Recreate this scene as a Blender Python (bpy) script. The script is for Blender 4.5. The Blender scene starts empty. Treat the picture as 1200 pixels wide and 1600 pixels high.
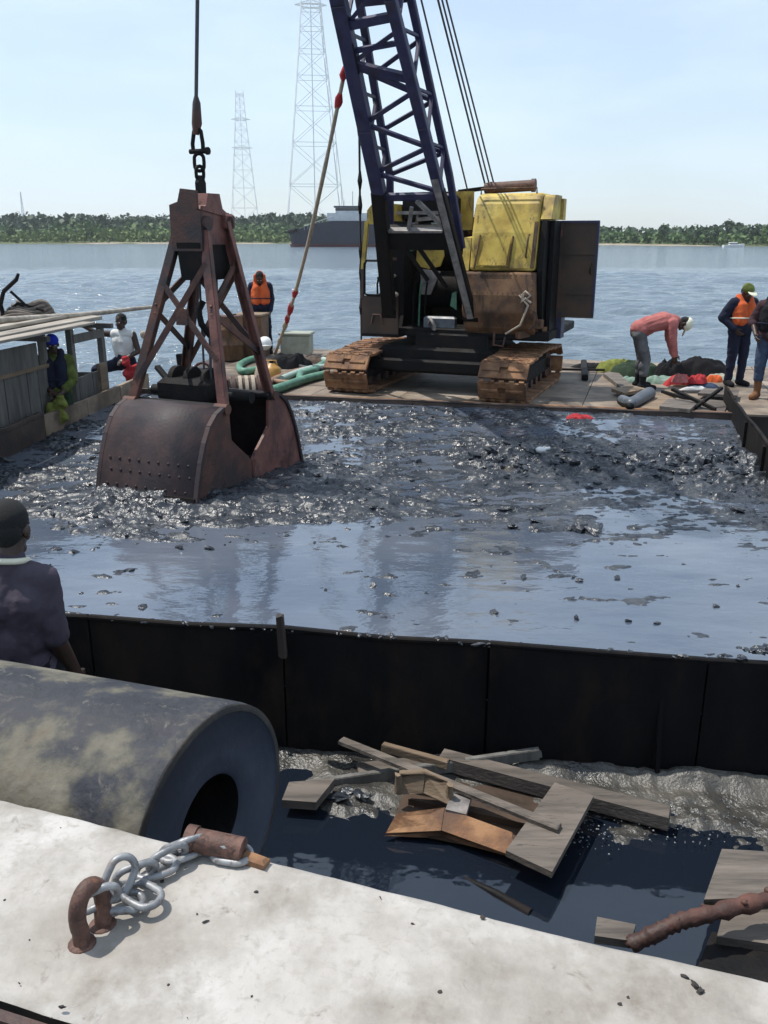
import bpy, math, random
import numpy as np
from mathutils import Vector, Matrix, Euler
random.seed(11)
R = math.radians
scn = bpy.context.scene
COL = scn.collection

# ------------------------------------------------------------------ camera, sky, sun, exposure
cam_d = bpy.data.cameras.new('camera')
cam = bpy.data.objects.new('camera', cam_d); COL.objects.link(cam)
cam.location = (0, 0, 3.6)
cam.rotation_euler = (R(90 - 17.706), 0, 0)
cam_d.sensor_width = 36; cam_d.sensor_height = 36
cam_d.lens = 36 * 1350 / 1600
cam_d.clip_start = 0.05; cam_d.clip_end = 9000
scn.camera = cam

world = bpy.data.worlds.new('World'); scn.world = world; world.use_nodes = True
wn, wl = world.node_tree.nodes, world.node_tree.links
wn.clear()
w_out = wn.new('ShaderNodeOutputWorld'); w_bg = wn.new('ShaderNodeBackground')
sky = wn.new('ShaderNodeTexSky'); sky.sky_type = 'NISHITA'; sky.sun_disc = False
SUN = Vector((-0.38, 0.13, 0.91)).normalized()
sky.sun_elevation = math.asin(SUN.z); sky.sun_rotation = math.atan2(SUN.x, SUN.y)
sky.air_density = 1.0; sky.dust_density = 0.6; sky.ozone_density = 1.5
w_bg.inputs['Strength'].default_value = 0.11
# thin high cloud: the sky colour is lifted towards white where the veil is thicker
w_tc = wn.new('ShaderNodeTexCoord'); w_mp = wn.new('ShaderNodeMapping'); w_mp.inputs['Scale'].default_value = (1.4, 1.4, 5.0)
w_no = wn.new('ShaderNodeTexNoise'); w_no.inputs['Scale'].default_value = 2.2; w_no.inputs['Detail'].default_value = 5; w_no.inputs['Roughness'].default_value = 0.55
w_rp = wn.new('ShaderNodeMapRange'); w_rp.inputs[1].default_value = 0.40; w_rp.inputs[2].default_value = 0.75; w_rp.inputs[3].default_value = 0.36; w_rp.inputs[4].default_value = 0.66
w_mx = wn.new('ShaderNodeMix'); w_mx.data_type = 'RGBA'; w_mx.inputs[7].default_value = (6.9, 8.1, 9.2, 1)
wl.new(w_tc.outputs['Generated'], w_mp.inputs[0]); wl.new(w_mp.outputs[0], w_no.inputs['Vector'])
wl.new(w_no.outputs['Fac'], w_rp.inputs[0]); wl.new(w_rp.outputs[0], w_mx.inputs[0])
wl.new(sky.outputs[0], w_mx.inputs[6]); wl.new(w_mx.outputs[2], w_bg.inputs['Color']); wl.new(w_bg.outputs[0], w_out.inputs['Surface'])

sun_d = bpy.data.lights.new('sun', 'SUN'); sun_d.energy = 3.4; sun_d.angle = R(0.55); sun_d.color = (1.0, 0.95, 0.87)
sun = bpy.data.objects.new('sun', sun_d); COL.objects.link(sun)
sun.rotation_euler = SUN.to_track_quat('Z', 'Y').to_euler()

vs = scn.view_settings
vs.view_transform = 'Standard'; vs.look = 'None'; vs.gamma = 1; vs.exposure = 0.45; vs.use_curve_mapping = False
scn.cycles.max_bounces = 6; scn.cycles.volume_bounces = 0
scn.cycles.sample_clamp_indirect = 4

# ------------------------------------------------------------------ helpers
def vn(x, y, seed=0):
    """value noise, numpy"""
    xi = np.floor(x).astype(np.int64); yi = np.floor(y).astype(np.int64)
    fx = x - xi; fy = y - yi
    fx = fx*fx*(3-2*fx); fy = fy*fy*(3-2*fy)
    def h(a, b):
        n = (a*374761393 + b*668265263 + seed*974711) & 0x7fffffff
        n = ((n ^ (n >> 13)) * 1274126177) & 0x7fffffff
        return ((n ^ (n >> 16)) & 0xffff) / 65535.0
    return (h(xi,yi)*(1-fx)+h(xi+1,yi)*fx)*(1-fy) + (h(xi,yi+1)*(1-fx)+h(xi+1,yi+1)*fx)*fy
def fbm(x, y, o=4, seed=0, g=0.5):
    s = 0; a = 1; t = 0
    for i in range(o):
        s = s + a*vn(x*2**i, y*2**i, seed+i*17); t += a; a *= g
    return s/t
def sstep(a, b, x):
    t = np.clip((x-a)/(b-a), 0, 1); return t*t*(3-2*t)

class MB:
    def __init__(s): s.v = []; s.f = []; s.sm = []
    def add(s, vs, fs, smooth=False):
        o = len(s.v); s.v += [tuple(p) for p in vs]
        s.f += [tuple(i+o for i in f) for f in fs]; s.sm += [smooth]*len(fs); return s
    def box(s, c, d, M=None, bev=0.0):
        """box of centre c, size d, chamfered when bev"""
        x, y, z = d[0]/2, d[1]/2, d[2]/2
        if bev <= 0:
            P = [(-x,-y,-z),(x,-y,-z),(x,y,-z),(-x,y,-z),(-x,-y,z),(x,-y,z),(x,y,z),(-x,y,z)]
            F = [(0,3,2,1),(4,5,6,7),(0,1,5,4),(1,2,6,5),(2,3,7,6),(3,0,4,7)]
        else:
            b = min(bev, x*.9, y*.9, z*.9); P = []; F = []
            for (zz, ins) in ((-z, b), (-z+b, 0), (z-b, 0), (z, b)):
                xx, yy = x-ins, y-ins
                P += [(-xx,-yy,zz),(xx,-yy,zz),(xx,yy,zz),(-xx,yy,zz)]
            F = [(3,2,1,0),(12,13,14,15)]
            for k in range(3):
                for i in range(4):
                    j = (i+1) % 4; F.append((k*4+i, k*4+j, k*4+4+j, k*4+4+i))
        P = [Vector(p) for p in P]
        if M is not None: P = [M @ p for p in P]
        c = Vector(c)
        return s.add([p+c for p in P], F)
    def beam(s, a, b, w, h, up=(0,0,1), bev=0.0, jag=0.0):
        """rectangular bar from a to b, width w sideways, height h along up"""
        a, b = Vector(a), Vector(b); d = (b-a); L = d.length; d.normalize()
        u = Vector(up); side = d.cross(u)
        if side.length < 1e-4: side = d.cross(Vector((1,0,0)))
        side.normalize(); u = side.cross(d).normalized()
        M = Matrix((d, side, u)).transposed()
        return s.box((a+b)/2, (L, w, h), M, bev)
    def tube(s, pts, r, n=8, cap=True, closed=False, smooth=True):
        pts = [Vector(p) for p in pts]; m = len(pts)
        rr = r if isinstance(r, (list, tuple)) else [r]*m
        V = []; F = []; prev = None
        for i, p in enumerate(pts):
            if closed: t = pts[(i+1) % m] - pts[(i-1) % m]
            else: t = pts[min(i+1, m-1)] - pts[max(i-1, 0)]
            t = t.normalized() if t.length > 1e-9 else Vector((0,0,1))
            if prev is None:
                q = Vector((0,0,1)) if abs(t.z) < .9 else Vector((1,0,0))
                a = t.cross(q).normalized()
            else:
                a = prev - t*prev.dot(t)
                a = a.normalized() if a.length > 1e-6 else t.orthogonal().normalized()
            prev = a; b = t.cross(a)
            for k in range(n):
                an = 2*math.pi*k/n
                V.append(p + (a*math.cos(an) + b*math.sin(an))*rr[i])
        for i in range(m if closed else m-1):
            i2 = (i+1) % m
            for k in range(n):
                k2 = (k+1) % n
                F.append((i*n+k, i*n+k2, i2*n+k2, i2*n+k))
        s.add(V, F, smooth)
        if cap and not closed:
            s.add(V[:n], [tuple(range(n-1, -1, -1))]); s.add(V[-n:], [tuple(range(n))])
        return s
    def cyl(s, a, b, r, n=16, r2=None, smooth=True):
        return s.tube([a, b], [r, r if r2 is None else r2], n, True, False, smooth)
    def prism(s, poly, x0, x1, axis='x'):
        """polygon in the plane across the axis, swept x0..x1"""
        n = len(poly)
        def mk(x, p):
            return {'x': (x, p[0], p[1]), 'y': (p[0], x, p[1]), 'z': (p[0], p[1], x)}[axis]
        V = [mk(x0, p) for p in poly] + [mk(x1, p) for p in poly]
        F = [tuple(range(n)), tuple(range(2*n-1, n-1, -1))]
        for i in range(n):
            j = (i+1) % n; F.append((i, i+n, j+n, j))
        s.add(V, F); return s
    def sheet(s, quad, t):
        """thick sheet from four corner points"""
        q = [Vector(p) for p in quad]; nrm = (q[1]-q[0]).cross(q[3]-q[0]).normalized()*t
        V = q + [p+nrm for p in q]
        return s.add(V, [(3,2,1,0),(4,5,6,7),(0,1,5,4),(1,2,6,5),(2,3,7,6),(3,0,4,7)])
    def ball(s, c, r, nu=12, nv=8, M=None):
        r = r if isinstance(r, (tuple, list)) else (r, r, r); V = []; F = []
        for i in range(nv+1):
            th = math.pi*i/nv
            for k in range(nu):
                ph = 2*math.pi*k/nu
                p = Vector((r[0]*math.sin(th)*math.cos(ph), r[1]*math.sin(th)*math.sin(ph), r[2]*math.cos(th)))
                if M is not None: p = M @ p
                V.append(p + Vector(c))
        for i in range(nv):
            for k in range(nu):
                k2 = (k+1) % nu; F.append((i*nu+k, (i+1)*nu+k, (i+1)*nu+k2, i*nu+k2))
        return s.add(V, F, True)
    def grid(s, Z, smooth=True):
        """Z: array (n, m, 3) of points"""
        n, m = Z.shape[:2]; idx = np.arange(n*m).reshape(n, m)
        q = np.stack([idx[:-1,:-1], idx[:-1,1:], idx[1:,1:], idx[1:,:-1]], -1).reshape(-1, 4)
        return s.add(Z.reshape(-1, 3).tolist(), q.tolist(), smooth)
    def rough(s, amp, sc=5.0, seed=0):
        rnd = random.Random(seed)
        for i, p in enumerate(s.v):
            a = hash((round(p[0]*1000), round(p[1]*1000), round(p[2]*1000), seed))
            rnd.seed(a); s.v[i] = (p[0]+rnd.uniform(-amp,amp), p[1]+rnd.uniform(-amp,amp), p[2]+rnd.uniform(-amp,amp))
        return s
    def me(s, name, m=None, M=None):
        d = bpy.data.meshes.new(name)
        v = s.v if M is None else [tuple(M @ Vector(p)) for p in s.v]
        d.from_pydata(v, [], s.f); d.update()
        d.polygons.foreach_set('use_smooth', s.sm)
        if m is not None: d.materials.append(m)
        return d

def props(o, label=None, cat=None, group=None, kind=None):
    if label: o['label'] = label
    if cat: o['category'] = cat
    if group: o['group'] = group
    if kind: o['kind'] = kind
    return o
def thing(name, label, cat, loc=(0,0,0), rz=0.0, group=None):
    o = bpy.data.objects.new(name, None); COL.objects.link(o)
    o.empty_display_size = .2; o.location = loc; o.rotation_euler = (0, 0, rz)
    return props(o, label, cat, group)
def TM(o): return Matrix.Translation(o.location) @ o.rotation_euler.to_matrix().to_4x4()
def part(name, mb, m, parent=None, world=False, label=None, kind=None, root=None):
    """one mesh object; world=True: shape is given in world coordinates (root = its top-level thing)"""
    M = TM(root or parent).inverted() if (world and parent is not None) else None
    o = bpy.data.objects.new(name, mb.me(name, m, M)); COL.objects.link(o)
    if parent is not None: o.parent = parent
    return props(o, label, kind=kind)
def single(name, mb, m, label, cat, group=None):
    """thing that is one mesh: origin moved to its base"""
    a = np.array(mb.v); c = (a.max(0)+a.min(0))/2; c[2] = a[:,2].min()
    mb.v = (a - c).tolist()
    o = bpy.data.objects.new(name, mb.me(name, m)); COL.objects.link(o); o.location = c.tolist()
    return props(o, label, cat, group)
def copy_tree(o, parent=None):
    c = o.copy(); COL.objects.link(c)
    if parent is not None: c.parent = parent
    for ch in list(o.children): copy_tree(ch, c)
    return c

# ------------------------------------------------------------------ materials
MATS = {}
def mat(name, cols, scale=4.0, rough=(0.5, 0.8), metal=0.0, bump=0.3, bscale=40.0, dist=0.01, detail=7, spec=0.5, pos=None, stretch=(1,1,1), rnd=0.0, coat=0.0, ior=1.5, dirt=None, coords='Object', emit=None):
    """noise-driven colour ramp + roughness + bump. dirt = (colour, scale, lo, hi)"""
    m = bpy.data.materials.new(name); m.use_nodes = True; MATS[name] = m
    n, l = m.node_tree.nodes, m.node_tree.links; b = n['Principled BSDF']
    tc = n.new('ShaderNodeTexCoord'); mp = n.new('ShaderNodeMapping'); mp.inputs['Scale'].default_value = stretch
    l.new(tc.outputs[coords], mp.inputs[0])
    vec = mp.outputs[0]
    oi = n.new('ShaderNodeObjectInfo')
    if rnd > 0:
        ad = n.new('ShaderNodeVectorMath'); ad.operation = 'MULTIPLY_ADD'
        ad.inputs[1].default_value = (1,1,1)
        cb = n.new('ShaderNodeCombineXYZ'); ml = n.new('ShaderNodeMath'); ml.operation = 'MULTIPLY'; ml.inputs[1].default_value = 37.0
        l.new(oi.outputs['Random'], ml.inputs[0])
        for k in range(3): l.new(ml.outputs[0], cb.inputs[k])
        l.new(vec, ad.inputs[0]); l.new(cb.outputs[0], ad.inputs[2]); vec = ad.outputs[0]
    no = n.new('ShaderNodeTexNoise'); no.inputs['Scale'].default_value = scale; no.inputs['Detail'].default_value = detail; no.inputs['Roughness'].default_value = 0.6
    l.new(vec, no.inputs['Vector'])
    rp = n.new('ShaderNodeValToRGB'); k = len(cols)
    pos = pos or [0.34 + 0.32*i/max(k-1,1) for i in range(k)]
    while len(rp.color_ramp.elements) < k: rp.color_ramp.elements.new(0.5)
    for e, c, p in zip(rp.color_ramp.elements, cols, pos): e.position = p; e.color = (*c, 1)
    l.new(no.outputs['Fac'], rp.inputs[0])
    out = rp.outputs[0]
    if dirt:
        n2 = n.new('ShaderNodeTexNoise'); n2.inputs['Scale'].default_value = dirt[1]; n2.inputs['Detail'].default_value = 8; n2.inputs['Roughness'].default_value = .65
        l.new(vec, n2.inputs['Vector'])
        mr = n.new('ShaderNodeMapRange'); mr.inputs[1].default_value = dirt[2]; mr.inputs[2].default_value = dirt[3]
        l.new(n2.outputs['Fac'], mr.inputs[0])
        mx = n.new('ShaderNodeMix'); mx.data_type = 'RGBA'; mx.inputs[7].default_value = (*dirt[0], 1)
        l.new(mr.outputs[0], mx.inputs[0]); l.new(out, mx.inputs[6]); out = mx.outputs[2]
    if rnd > 0:
        hs = n.new('ShaderNodeHueSaturation'); mr = n.new('ShaderNodeMapRange')
        mr.inputs[3].default_value = 1-rnd; mr.inputs[4].default_value = 1+rnd
        l.new(oi.outputs['Random'], mr.inputs[0]); l.new(mr.outputs[0], hs.inputs['Value']); l.new(out, hs.inputs['Color']); out = hs.outputs[0]
    l.new(out, b.inputs['Base Color'])
    rr = n.new('ShaderNodeMapRange'); rr.inputs[1].default_value = .3; rr.inputs[2].default_value = .7
    rr.inputs[3].default_value = rough[0]; rr.inputs[4].default_value = rough[1]
    l.new(no.outputs['Fac'], rr.inputs[0]); l.new(rr.outputs[0], b.inputs['Roughness'])
    b.inputs['Metallic'].default_value = metal; b.inputs['Specular IOR Level'].default_value = spec; b.inputs['IOR'].default_value = ior
    b.inputs['Coat Weight'].default_value = coat; b.inputs['Coat Roughness'].default_value = .1
    if bump > 0:
        nb = n.new('ShaderNodeTexNoise'); nb.inputs['Scale'].default_value = bscale; nb.inputs['Detail'].default_value = 6
        l.new(vec, nb.inputs['Vector'])
        bp = n.new('ShaderNodeBump'); bp.inputs['Strength'].default_value = bump; bp.inputs['Distance'].default_value = dist
        l.new(nb.outputs['Fac'], bp.inputs['Height']); l.new(bp.outputs[0], b.inputs['Normal'])
    return m

m_rust = mat('rust_brown', [(.035,.018,.014),(.085,.036,.026),(.15,.065,.045)], 3.5, (.55,.85), bump=.5, bscale=45, dirt=((.02,.02,.024), 2.2, .48, .68))
m_rust_red = mat('rust_red_paint', [(.07,.028,.024),(.16,.062,.050),(.22,.10,.08)], 3.0, (.45,.75), bump=.4, bscale=40, dirt=((.03,.02,.02), 2.6, .52, .72))
m_shell = mat('grab_shell_steel', [(.022,.018,.021),(.042,.029,.031),(.066,.04,.038)], 2.6, (.55,.75), bump=.35, bscale=30, dirt=((.018,.018,.022), 3, .5, .7), spec=.35)
m_orust = mat('orange_rust', [(.10,.047,.024),(.225,.108,.05),(.33,.18,.09)], 5, (.7,.9), bump=.5, bscale=60, rnd=.15, dirt=((.06,.035,.025), 3, .5, .75))
m_boom = mat('boom_dark_blue', [(.012,.012,.035),(.022,.022,.075),(.04,.036,.07)], 5, (.4,.7), bump=.25, bscale=50, dirt=((.03,.022,.02), 3, .55, .75))
m_black = mat('black_greasy_steel', [(.004,.004,.005),(.008,.0075,.0075),(.018,.013,.012)], 5, (.55,.85), bump=.4, bscale=50, spec=.2)
m_grey = mat('worn_grey_steel', [(.11,.10,.10),(.20,.185,.175),(.30,.27,.25)], 6, (.4,.7), bump=.3, bscale=50, dirt=((.08,.05,.035), 4, .55, .75))
m_yellow = mat('yellow_paint', [(.36,.235,.035),(.53,.38,.07),(.60,.46,.12)], 2.2, (.5,.75), bump=.12, bscale=25, dirt=((.085,.05,.028), 3.0, .50, .74))
m_ybrown = mat('rusted_yellow_brown', [(.06,.03,.016),(.15,.075,.036),(.22,.12,.058)], 3, (.6,.85), bump=.4, bscale=40, dirt=((.04,.025,.02), 2.5, .5, .75))
m_dkbrown = mat('dark_brown_panel', [(.026,.017,.011),(.055,.033,.021),(.085,.05,.03)], 2.0, (.5,.8), bump=.3, bscale=30)
m_wire = mat('wire_rope', [(.03,.03,.035),(.06,.06,.065)], 30, (.5,.7), bump=.4, bscale=200, dist=.003)
m_rope = mat('pale_rope', [(.30,.24,.18),(.45,.38,.30)], 20, (.8,.95), bump=.5, bscale=150, dist=.004)
m_wood = mat('grey_wood', [(.065,.054,.046),(.125,.105,.088),(.19,.16,.135)], 6, (.7,.9), bump=.5, bscale=30, stretch=(.25,2.2,2.2), rnd=.16, dirt=((.05,.04,.035), 3, .55, .8))
m_woodL = mat('pale_roof_wood', [(.24,.205,.165),(.38,.335,.28),(.50,.46,.40)], 6, (.7,.9), bump=.5, bscale=30, stretch=(.25,2.2,2.2), rnd=.14, dirt=((.10,.085,.07), 3, .52, .75))
m_woodT = mat('tan_wood', [(.13,.09,.058),(.20,.145,.095),(.27,.20,.135)], 5, (.7,.9), bump=.4, bscale=30, stretch=(.25,2.2,2.2), rnd=.12, dirt=((.07,.05,.04), 2, .55, .8))
m_woodD = mat('dark_cabin_wood', [(.07,.068,.062),(.12,.115,.105),(.17,.165,.15)], 5, (.7,.9), bump=.4, bscale=30, stretch=(2.0,2.0,.3), rnd=.14)
m_deck = mat('sandy_steel_deck', [(.10,.078,.058),(.215,.168,.125),(.33,.275,.22)], 1.4, (.65,.9), bump=.4, bscale=30, rnd=.06, dirt=((.06,.045,.035), 1.1, .48, .70))
m_hull = mat('barge_hull', [(.02,.016,.014),(.05,.034,.028),(.09,.06,.045)], 2, (.5,.8), bump=.4, bscale=20)
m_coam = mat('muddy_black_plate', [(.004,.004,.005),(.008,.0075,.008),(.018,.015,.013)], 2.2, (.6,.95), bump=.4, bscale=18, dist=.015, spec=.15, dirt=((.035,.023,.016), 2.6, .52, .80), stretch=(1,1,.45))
m_coamT = mat('tan_barge_board', [(.12,.085,.055),(.22,.165,.115),(.30,.235,.17)], 2.2, (.6,.9), bump=.4, bscale=25, rnd=.08, dirt=((.04,.03,.025), 2, .5, .75))
m_white = mat('worn_white_paint', [(.27,.245,.215),(.395,.37,.34),(.47,.45,.425)], 2.3, (.6,.88), bump=.5, bscale=30, dist=.008, dirt=((.20,.175,.145), 4.3, .48, .74))
m_rub = mat('black_fender_rubber', [(.014,.016,.023),(.026,.028,.036),(.06,.057,.05),(.115,.105,.08),(.18,.165,.128)], 3.4, (.6,.9), bump=.5, bscale=24, dist=.015, pos=[.40,.47,.51,.56,.68], dirt=((.12,.075,.045), 1.6, .58, .72))
m_rubF = mat('fender_end_rubber', [(.024,.031,.047),(.038,.048,.073),(.06,.073,.10)], 2.0, (.5,.75), bump=.25, bscale=30)
m_rubR = mat('fender_rim_rubber', [(.012,.011,.012),(.026,.022,.02),(.05,.042,.034)], 6, (.7,.9), bump=.5, bscale=40)
m_galv = mat('galvanised_chain', [(.15,.155,.165),(.25,.255,.265),(.34,.345,.35)], 14, (.35,.6), bump=.3, bscale=90, dist=.003, metal=.35, rnd=.12, dirt=((.20,.12,.07), 9, .60, .75))
m_eye = mat('smooth_rusted_eye', [(.05,.024,.017),(.105,.05,.036),(.17,.09,.066)], 14, (.55,.8), bump=.6, bscale=110, dist=.004, dirt=((.19,.085,.04), 22, .58, .70))
m_skin = mat('dark_skin', [(.035,.018,.012),(.055,.028,.018)], 12, (.4,.55), bump=.1, bscale=80, dist=.003)
m_hair = mat('black_hair', [(.006,.006,.006),(.012,.011,.011)], 60, (.8,.95), bump=.8, bscale=220, dist=.01)
def cloth(name, c, var=.25, sc=9): return mat(name, [tuple(v*(1-var) for v in c), c, tuple(min(1, v*(1+var)) for v in c)], sc, (.8,.95), bump=.25, bscale=55, dist=.012, spec=.2)
m_orange = cloth('orange_vest', (.56,.11,.035), .15); m_navy = cloth('navy_cloth', (.014,.017,.035)); m_pink = cloth('pink_shirt', (.38,.13,.12), .22)
m_grey_tr = cloth('grey_trousers', (.12,.12,.125)); m_whitec = cloth('white_cloth', (.62,.62,.60), .12); m_jeans = cloth('blue_jeans', (.045,.065,.11))
m_purple = cloth('faded_purple_shirt', (.062,.052,.068), .3, 5); m_red = cloth('red_cloth', (.36,.035,.04)); m_green = cloth('green_yellow_cloth', (.10,.125,.03), .5)
m_brownb = cloth('brown_boot', (.16,.075,.035)); m_blackc = cloth('black_cloth', (.012,.012,.014)); m_bluecap = cloth('blue_cap', (.02,.04,.42)); m_cream = cloth('cream_cap', (.68,.66,.52), .1)
m_dgreen = cloth('dark_green_cloth', (.03,.05,.03)); m_mint = cloth('mint_cloth', (.20,.29,.24)); m_lime = cloth('lime_cloth', (.17,.19,.045)); m_brownsh = cloth('brown_maroon_shirt', (.055,.03,.035))
m_hose = mat('green_hose', [(.045,.13,.085),(.08,.21,.14),(.13,.29,.20)], 8, (.4,.6), bump=.2, bscale=60)
m_hoseP = mat('pale_mint_hose', [(.27,.36,.31),(.40,.50,.44)], 8, (.4,.6), bump=.2, bscale=60)
m_hoseB = mat('brown_hose', [(.16,.09,.055),(.30,.18,.11)], 8, (.5,.7), bump=.2, bscale=60)
m_amber = mat('amber_can', [(.36,.18,.035),(.50,.27,.06)], 6, (.4,.6), bump=.2)
m_gbox = mat('grey_green_box', [(.24,.26,.21),(.36,.38,.31)], 6, (.5,.7), bump=.2)
m_boot = mat('grey_gumboot', [(.06,.07,.085),(.12,.135,.155)], 6, (.35,.55), bump=.15)
m_plastic = mat('white_plastic', [(.66,.67,.66),(.78,.78,.77)], 8, (.3,.5), bump=.05)
m_steelP = mat('pylon_steel', [(.78,.80,.82),(.86,.88,.90)], 1.0, (.5,.7), bump=0)  # near-white steel: the paleness of distant haze is put into the colour
m_ship = mat('ship_navy', [(.012,.012,.022),(.025,.024,.045)], .3, (.4,.6), bump=0)
m_shipr = mat('ship_boot_red', [(.09,.018,.022),(.14,.03,.032)], .5, (.5,.7), bump=0)
m_shipw = mat('ship_white', [(.42,.45,.48),(.58,.60,.62)], .6, (.4,.6), bump=0)
m_glassd = mat('dark_glass', [(.01,.012,.016),(.02,.024,.03)], 3, (.05,.12), bump=0)
m_bark = mat('bark', [(.06,.045,.035),(.12,.09,.07)], 3, (.8,.95), bump=.3, bscale=10)
def leafmat(name, a, b, c):
    m = mat(name, [a, b, c], .22, (.6,.8), bump=0, rnd=.22, detail=3, coords='Object'); return m
m_leaf = leafmat('leaf_green', (.035,.07,.022), (.065,.115,.03), (.10,.155,.04))
m_leafL = leafmat('leaf_bright', (.085,.135,.03), (.13,.19,.04), (.17,.225,.06))
m_leafD = leafmat('leaf_dark', (.026,.052,.024), (.045,.078,.032), (.068,.105,.04))
m_land = mat('land_scrub', [(.05,.07,.025),(.09,.11,.04),(.13,.13,.06)], .05, (.8,.95), bump=0)
m_sand = mat('pale_sand', [(.24,.20,.14),(.36,.31,.23)], .2, (.8,.95), bump=0)

def add_wear(m, col, scale, lo, hi, detail=10, stretch=(1,1,1)):
    n, l = m.node_tree.nodes, m.node_tree.links; b = n['Principled BSDF']; src = b.inputs['Base Color'].links[0].from_socket
    tc = n.new('ShaderNodeTexCoord'); mp = n.new('ShaderNodeMapping'); mp.inputs['Scale'].default_value = stretch; l.new(tc.outputs['Object'], mp.inputs[0])
    no = n.new('ShaderNodeTexNoise'); no.inputs['Scale'].default_value = scale; no.inputs['Detail'].default_value = detail; no.inputs['Roughness'].default_value = .7; no.inputs['Distortion'].default_value = .6
    l.new(mp.outputs[0], no.inputs['Vector']); mr = n.new('ShaderNodeMapRange'); mr.inputs[1].default_value = lo; mr.inputs[2].default_value = hi; l.new(no.outputs['Fac'], mr.inputs[0])
    mx = n.new('ShaderNodeMix'); mx.data_type = 'RGBA'; mx.inputs[7].default_value = (*col,1); l.new(mr.outputs[0], mx.inputs[0]); l.new(src, mx.inputs[6]); l.new(mx.outputs[2], b.inputs['Base Color'])
add_wear(m_white, (.15,.125,.10), 11, .60, .72); add_wear(m_white, (.20,.11,.06), 3.7, .66, .76); add_wear(m_white, (.30,.275,.24), 30, .52, .70)
add_wear(m_yellow, (.09,.05,.03), 9, .58, .68, stretch=(1,1,.35)); add_wear(m_ybrown, (.035,.02,.014), 5, .52, .68, stretch=(1,1,.3)); add_wear(m_rub, (.13,.12,.10), 18, .58, .72); add_wear(m_eye, (.035,.018,.014), 40, .5, .65)
add_wear(m_wood, (.035,.03,.026), 26, .55, .70, stretch=(.3,2,2)); add_wear(m_galv, (.10,.06,.04), 30, .56, .70); add_wear(m_rust_red, (.035,.02,.02), 9, .52, .66, stretch=(1,1,.4))
# ------------------------------------------------------------------ river
def water_mat(name, col, rough, bumps, ior=1.33, spec=.5, rmap=None, cols=None):
    m = bpy.data.materials.new(name); m.use_nodes = True
    n, l = m.node_tree.nodes, m.node_tree.links; b = n['Principled BSDF']
    b.inputs['Base Color'].default_value = (*col, 1); b.inputs['Roughness'].default_value = rough
    b.inputs['IOR'].default_value = ior; b.inputs['Specular IOR Level'].default_value = spec
    tc = n.new('ShaderNodeTexCoord'); prev = None
    for (sc, st, ds, stretch, det) in bumps:
        mp = n.new('ShaderNodeMapping'); mp.inputs['Scale'].default_value = stretch; mp.inputs['Rotation'].default_value = (0,0,.25)
        no = n.new('ShaderNodeTexNoise'); no.inputs['Scale'].default_value = sc; no.inputs['Detail'].default_value = det
        bp = n.new('ShaderNodeBump'); bp.inputs['Strength'].default_value = st; bp.inputs['Distance'].default_value = ds
        l.new(tc.outputs['Object'], mp.inputs[0]); l.new(mp.outputs[0], no.inputs['Vector']); l.new(no.outputs['Fac'], bp.inputs['Height'])
        if prev: l.new(prev.outputs[0], bp.inputs['Normal'])
        prev = bp
    if prev: l.new(prev.outputs[0], b.inputs['Normal'])
    if cols:
        no = n.new('ShaderNodeTexNoise'); no.inputs['Scale'].default_value = cols[0]; no.inputs['Detail'].default_value = 5
        l.new(tc.outputs['Object'], no.inputs['Vector'])
        mr = n.new('ShaderNodeMapRange'); mr.inputs[1].default_value = cols[3]; mr.inputs[2].default_value = cols[4]
        l.new(no.outputs['Fac'], mr.inputs[0])
        mx = n.new('ShaderNodeMix'); mx.data_type = 'RGBA'; mx.inputs[6].default_value = (*cols[1],1); mx.inputs[7].default_value = (*cols[2],1)
        l.new(mr.outputs[0], mx.inputs[0]); l.new(mx.outputs[2], b.inputs['Base Color'])
    return m
m_river = water_mat('river_water', (.125,.165,.20), .10, [(.8,.8,.35,(1,2.4,1),4),(3.5,.6,.09,(1,1.8,1),3)])

def build_river():
    ny, nx = 620, 420
    yy = np.concatenate([[-400, -60, -8], np.geomspace(0.5+4, 120+4, ny)-4, np.geomspace(135, 3200, 14)])
    u = np.linspace(-1, 1, nx)
    hw = np.maximum(18, np.abs(yy)*.62 + 10); hw[-10:] = 3200; hw[:2] = 400
    X = u[None,:]*hw[:,None]; Y = np.repeat(yy[:,None], nx, 1)
    h = np.zeros_like(X)
    rnd = np.random.RandomState(3)
    wob = fbm(X*.12, Y*.12, 3, 5)*6
    for i in range(26):
        lam = .7*1.17**i if i < 14 else rnd.uniform(1.2, 5.5)
        an = R(rnd.normal(80, 26)); k = 2*math.pi/lam
        h += .0095*lam**.85*np.sin(k*(X*math.cos(an)+Y*math.sin(an)) + rnd.uniform(0,6.28) + wob*rnd.uniform(.3,1.2))
    gust = .35 + .9*fbm(X*.05, Y*.09, 3, 9)
    fade = 1 - sstep(70, 115, Y)
    h = h*gust*fade*1.25
    h = np.where((np.abs(X) < 9) & (Y < 13) , np.minimum(h*.3, .03), h)
    mb = MB(); mb.grid(np.stack([X, Y, h], -1))
    return part('river', mb, m_river, kind='structure')
build_river()

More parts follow.
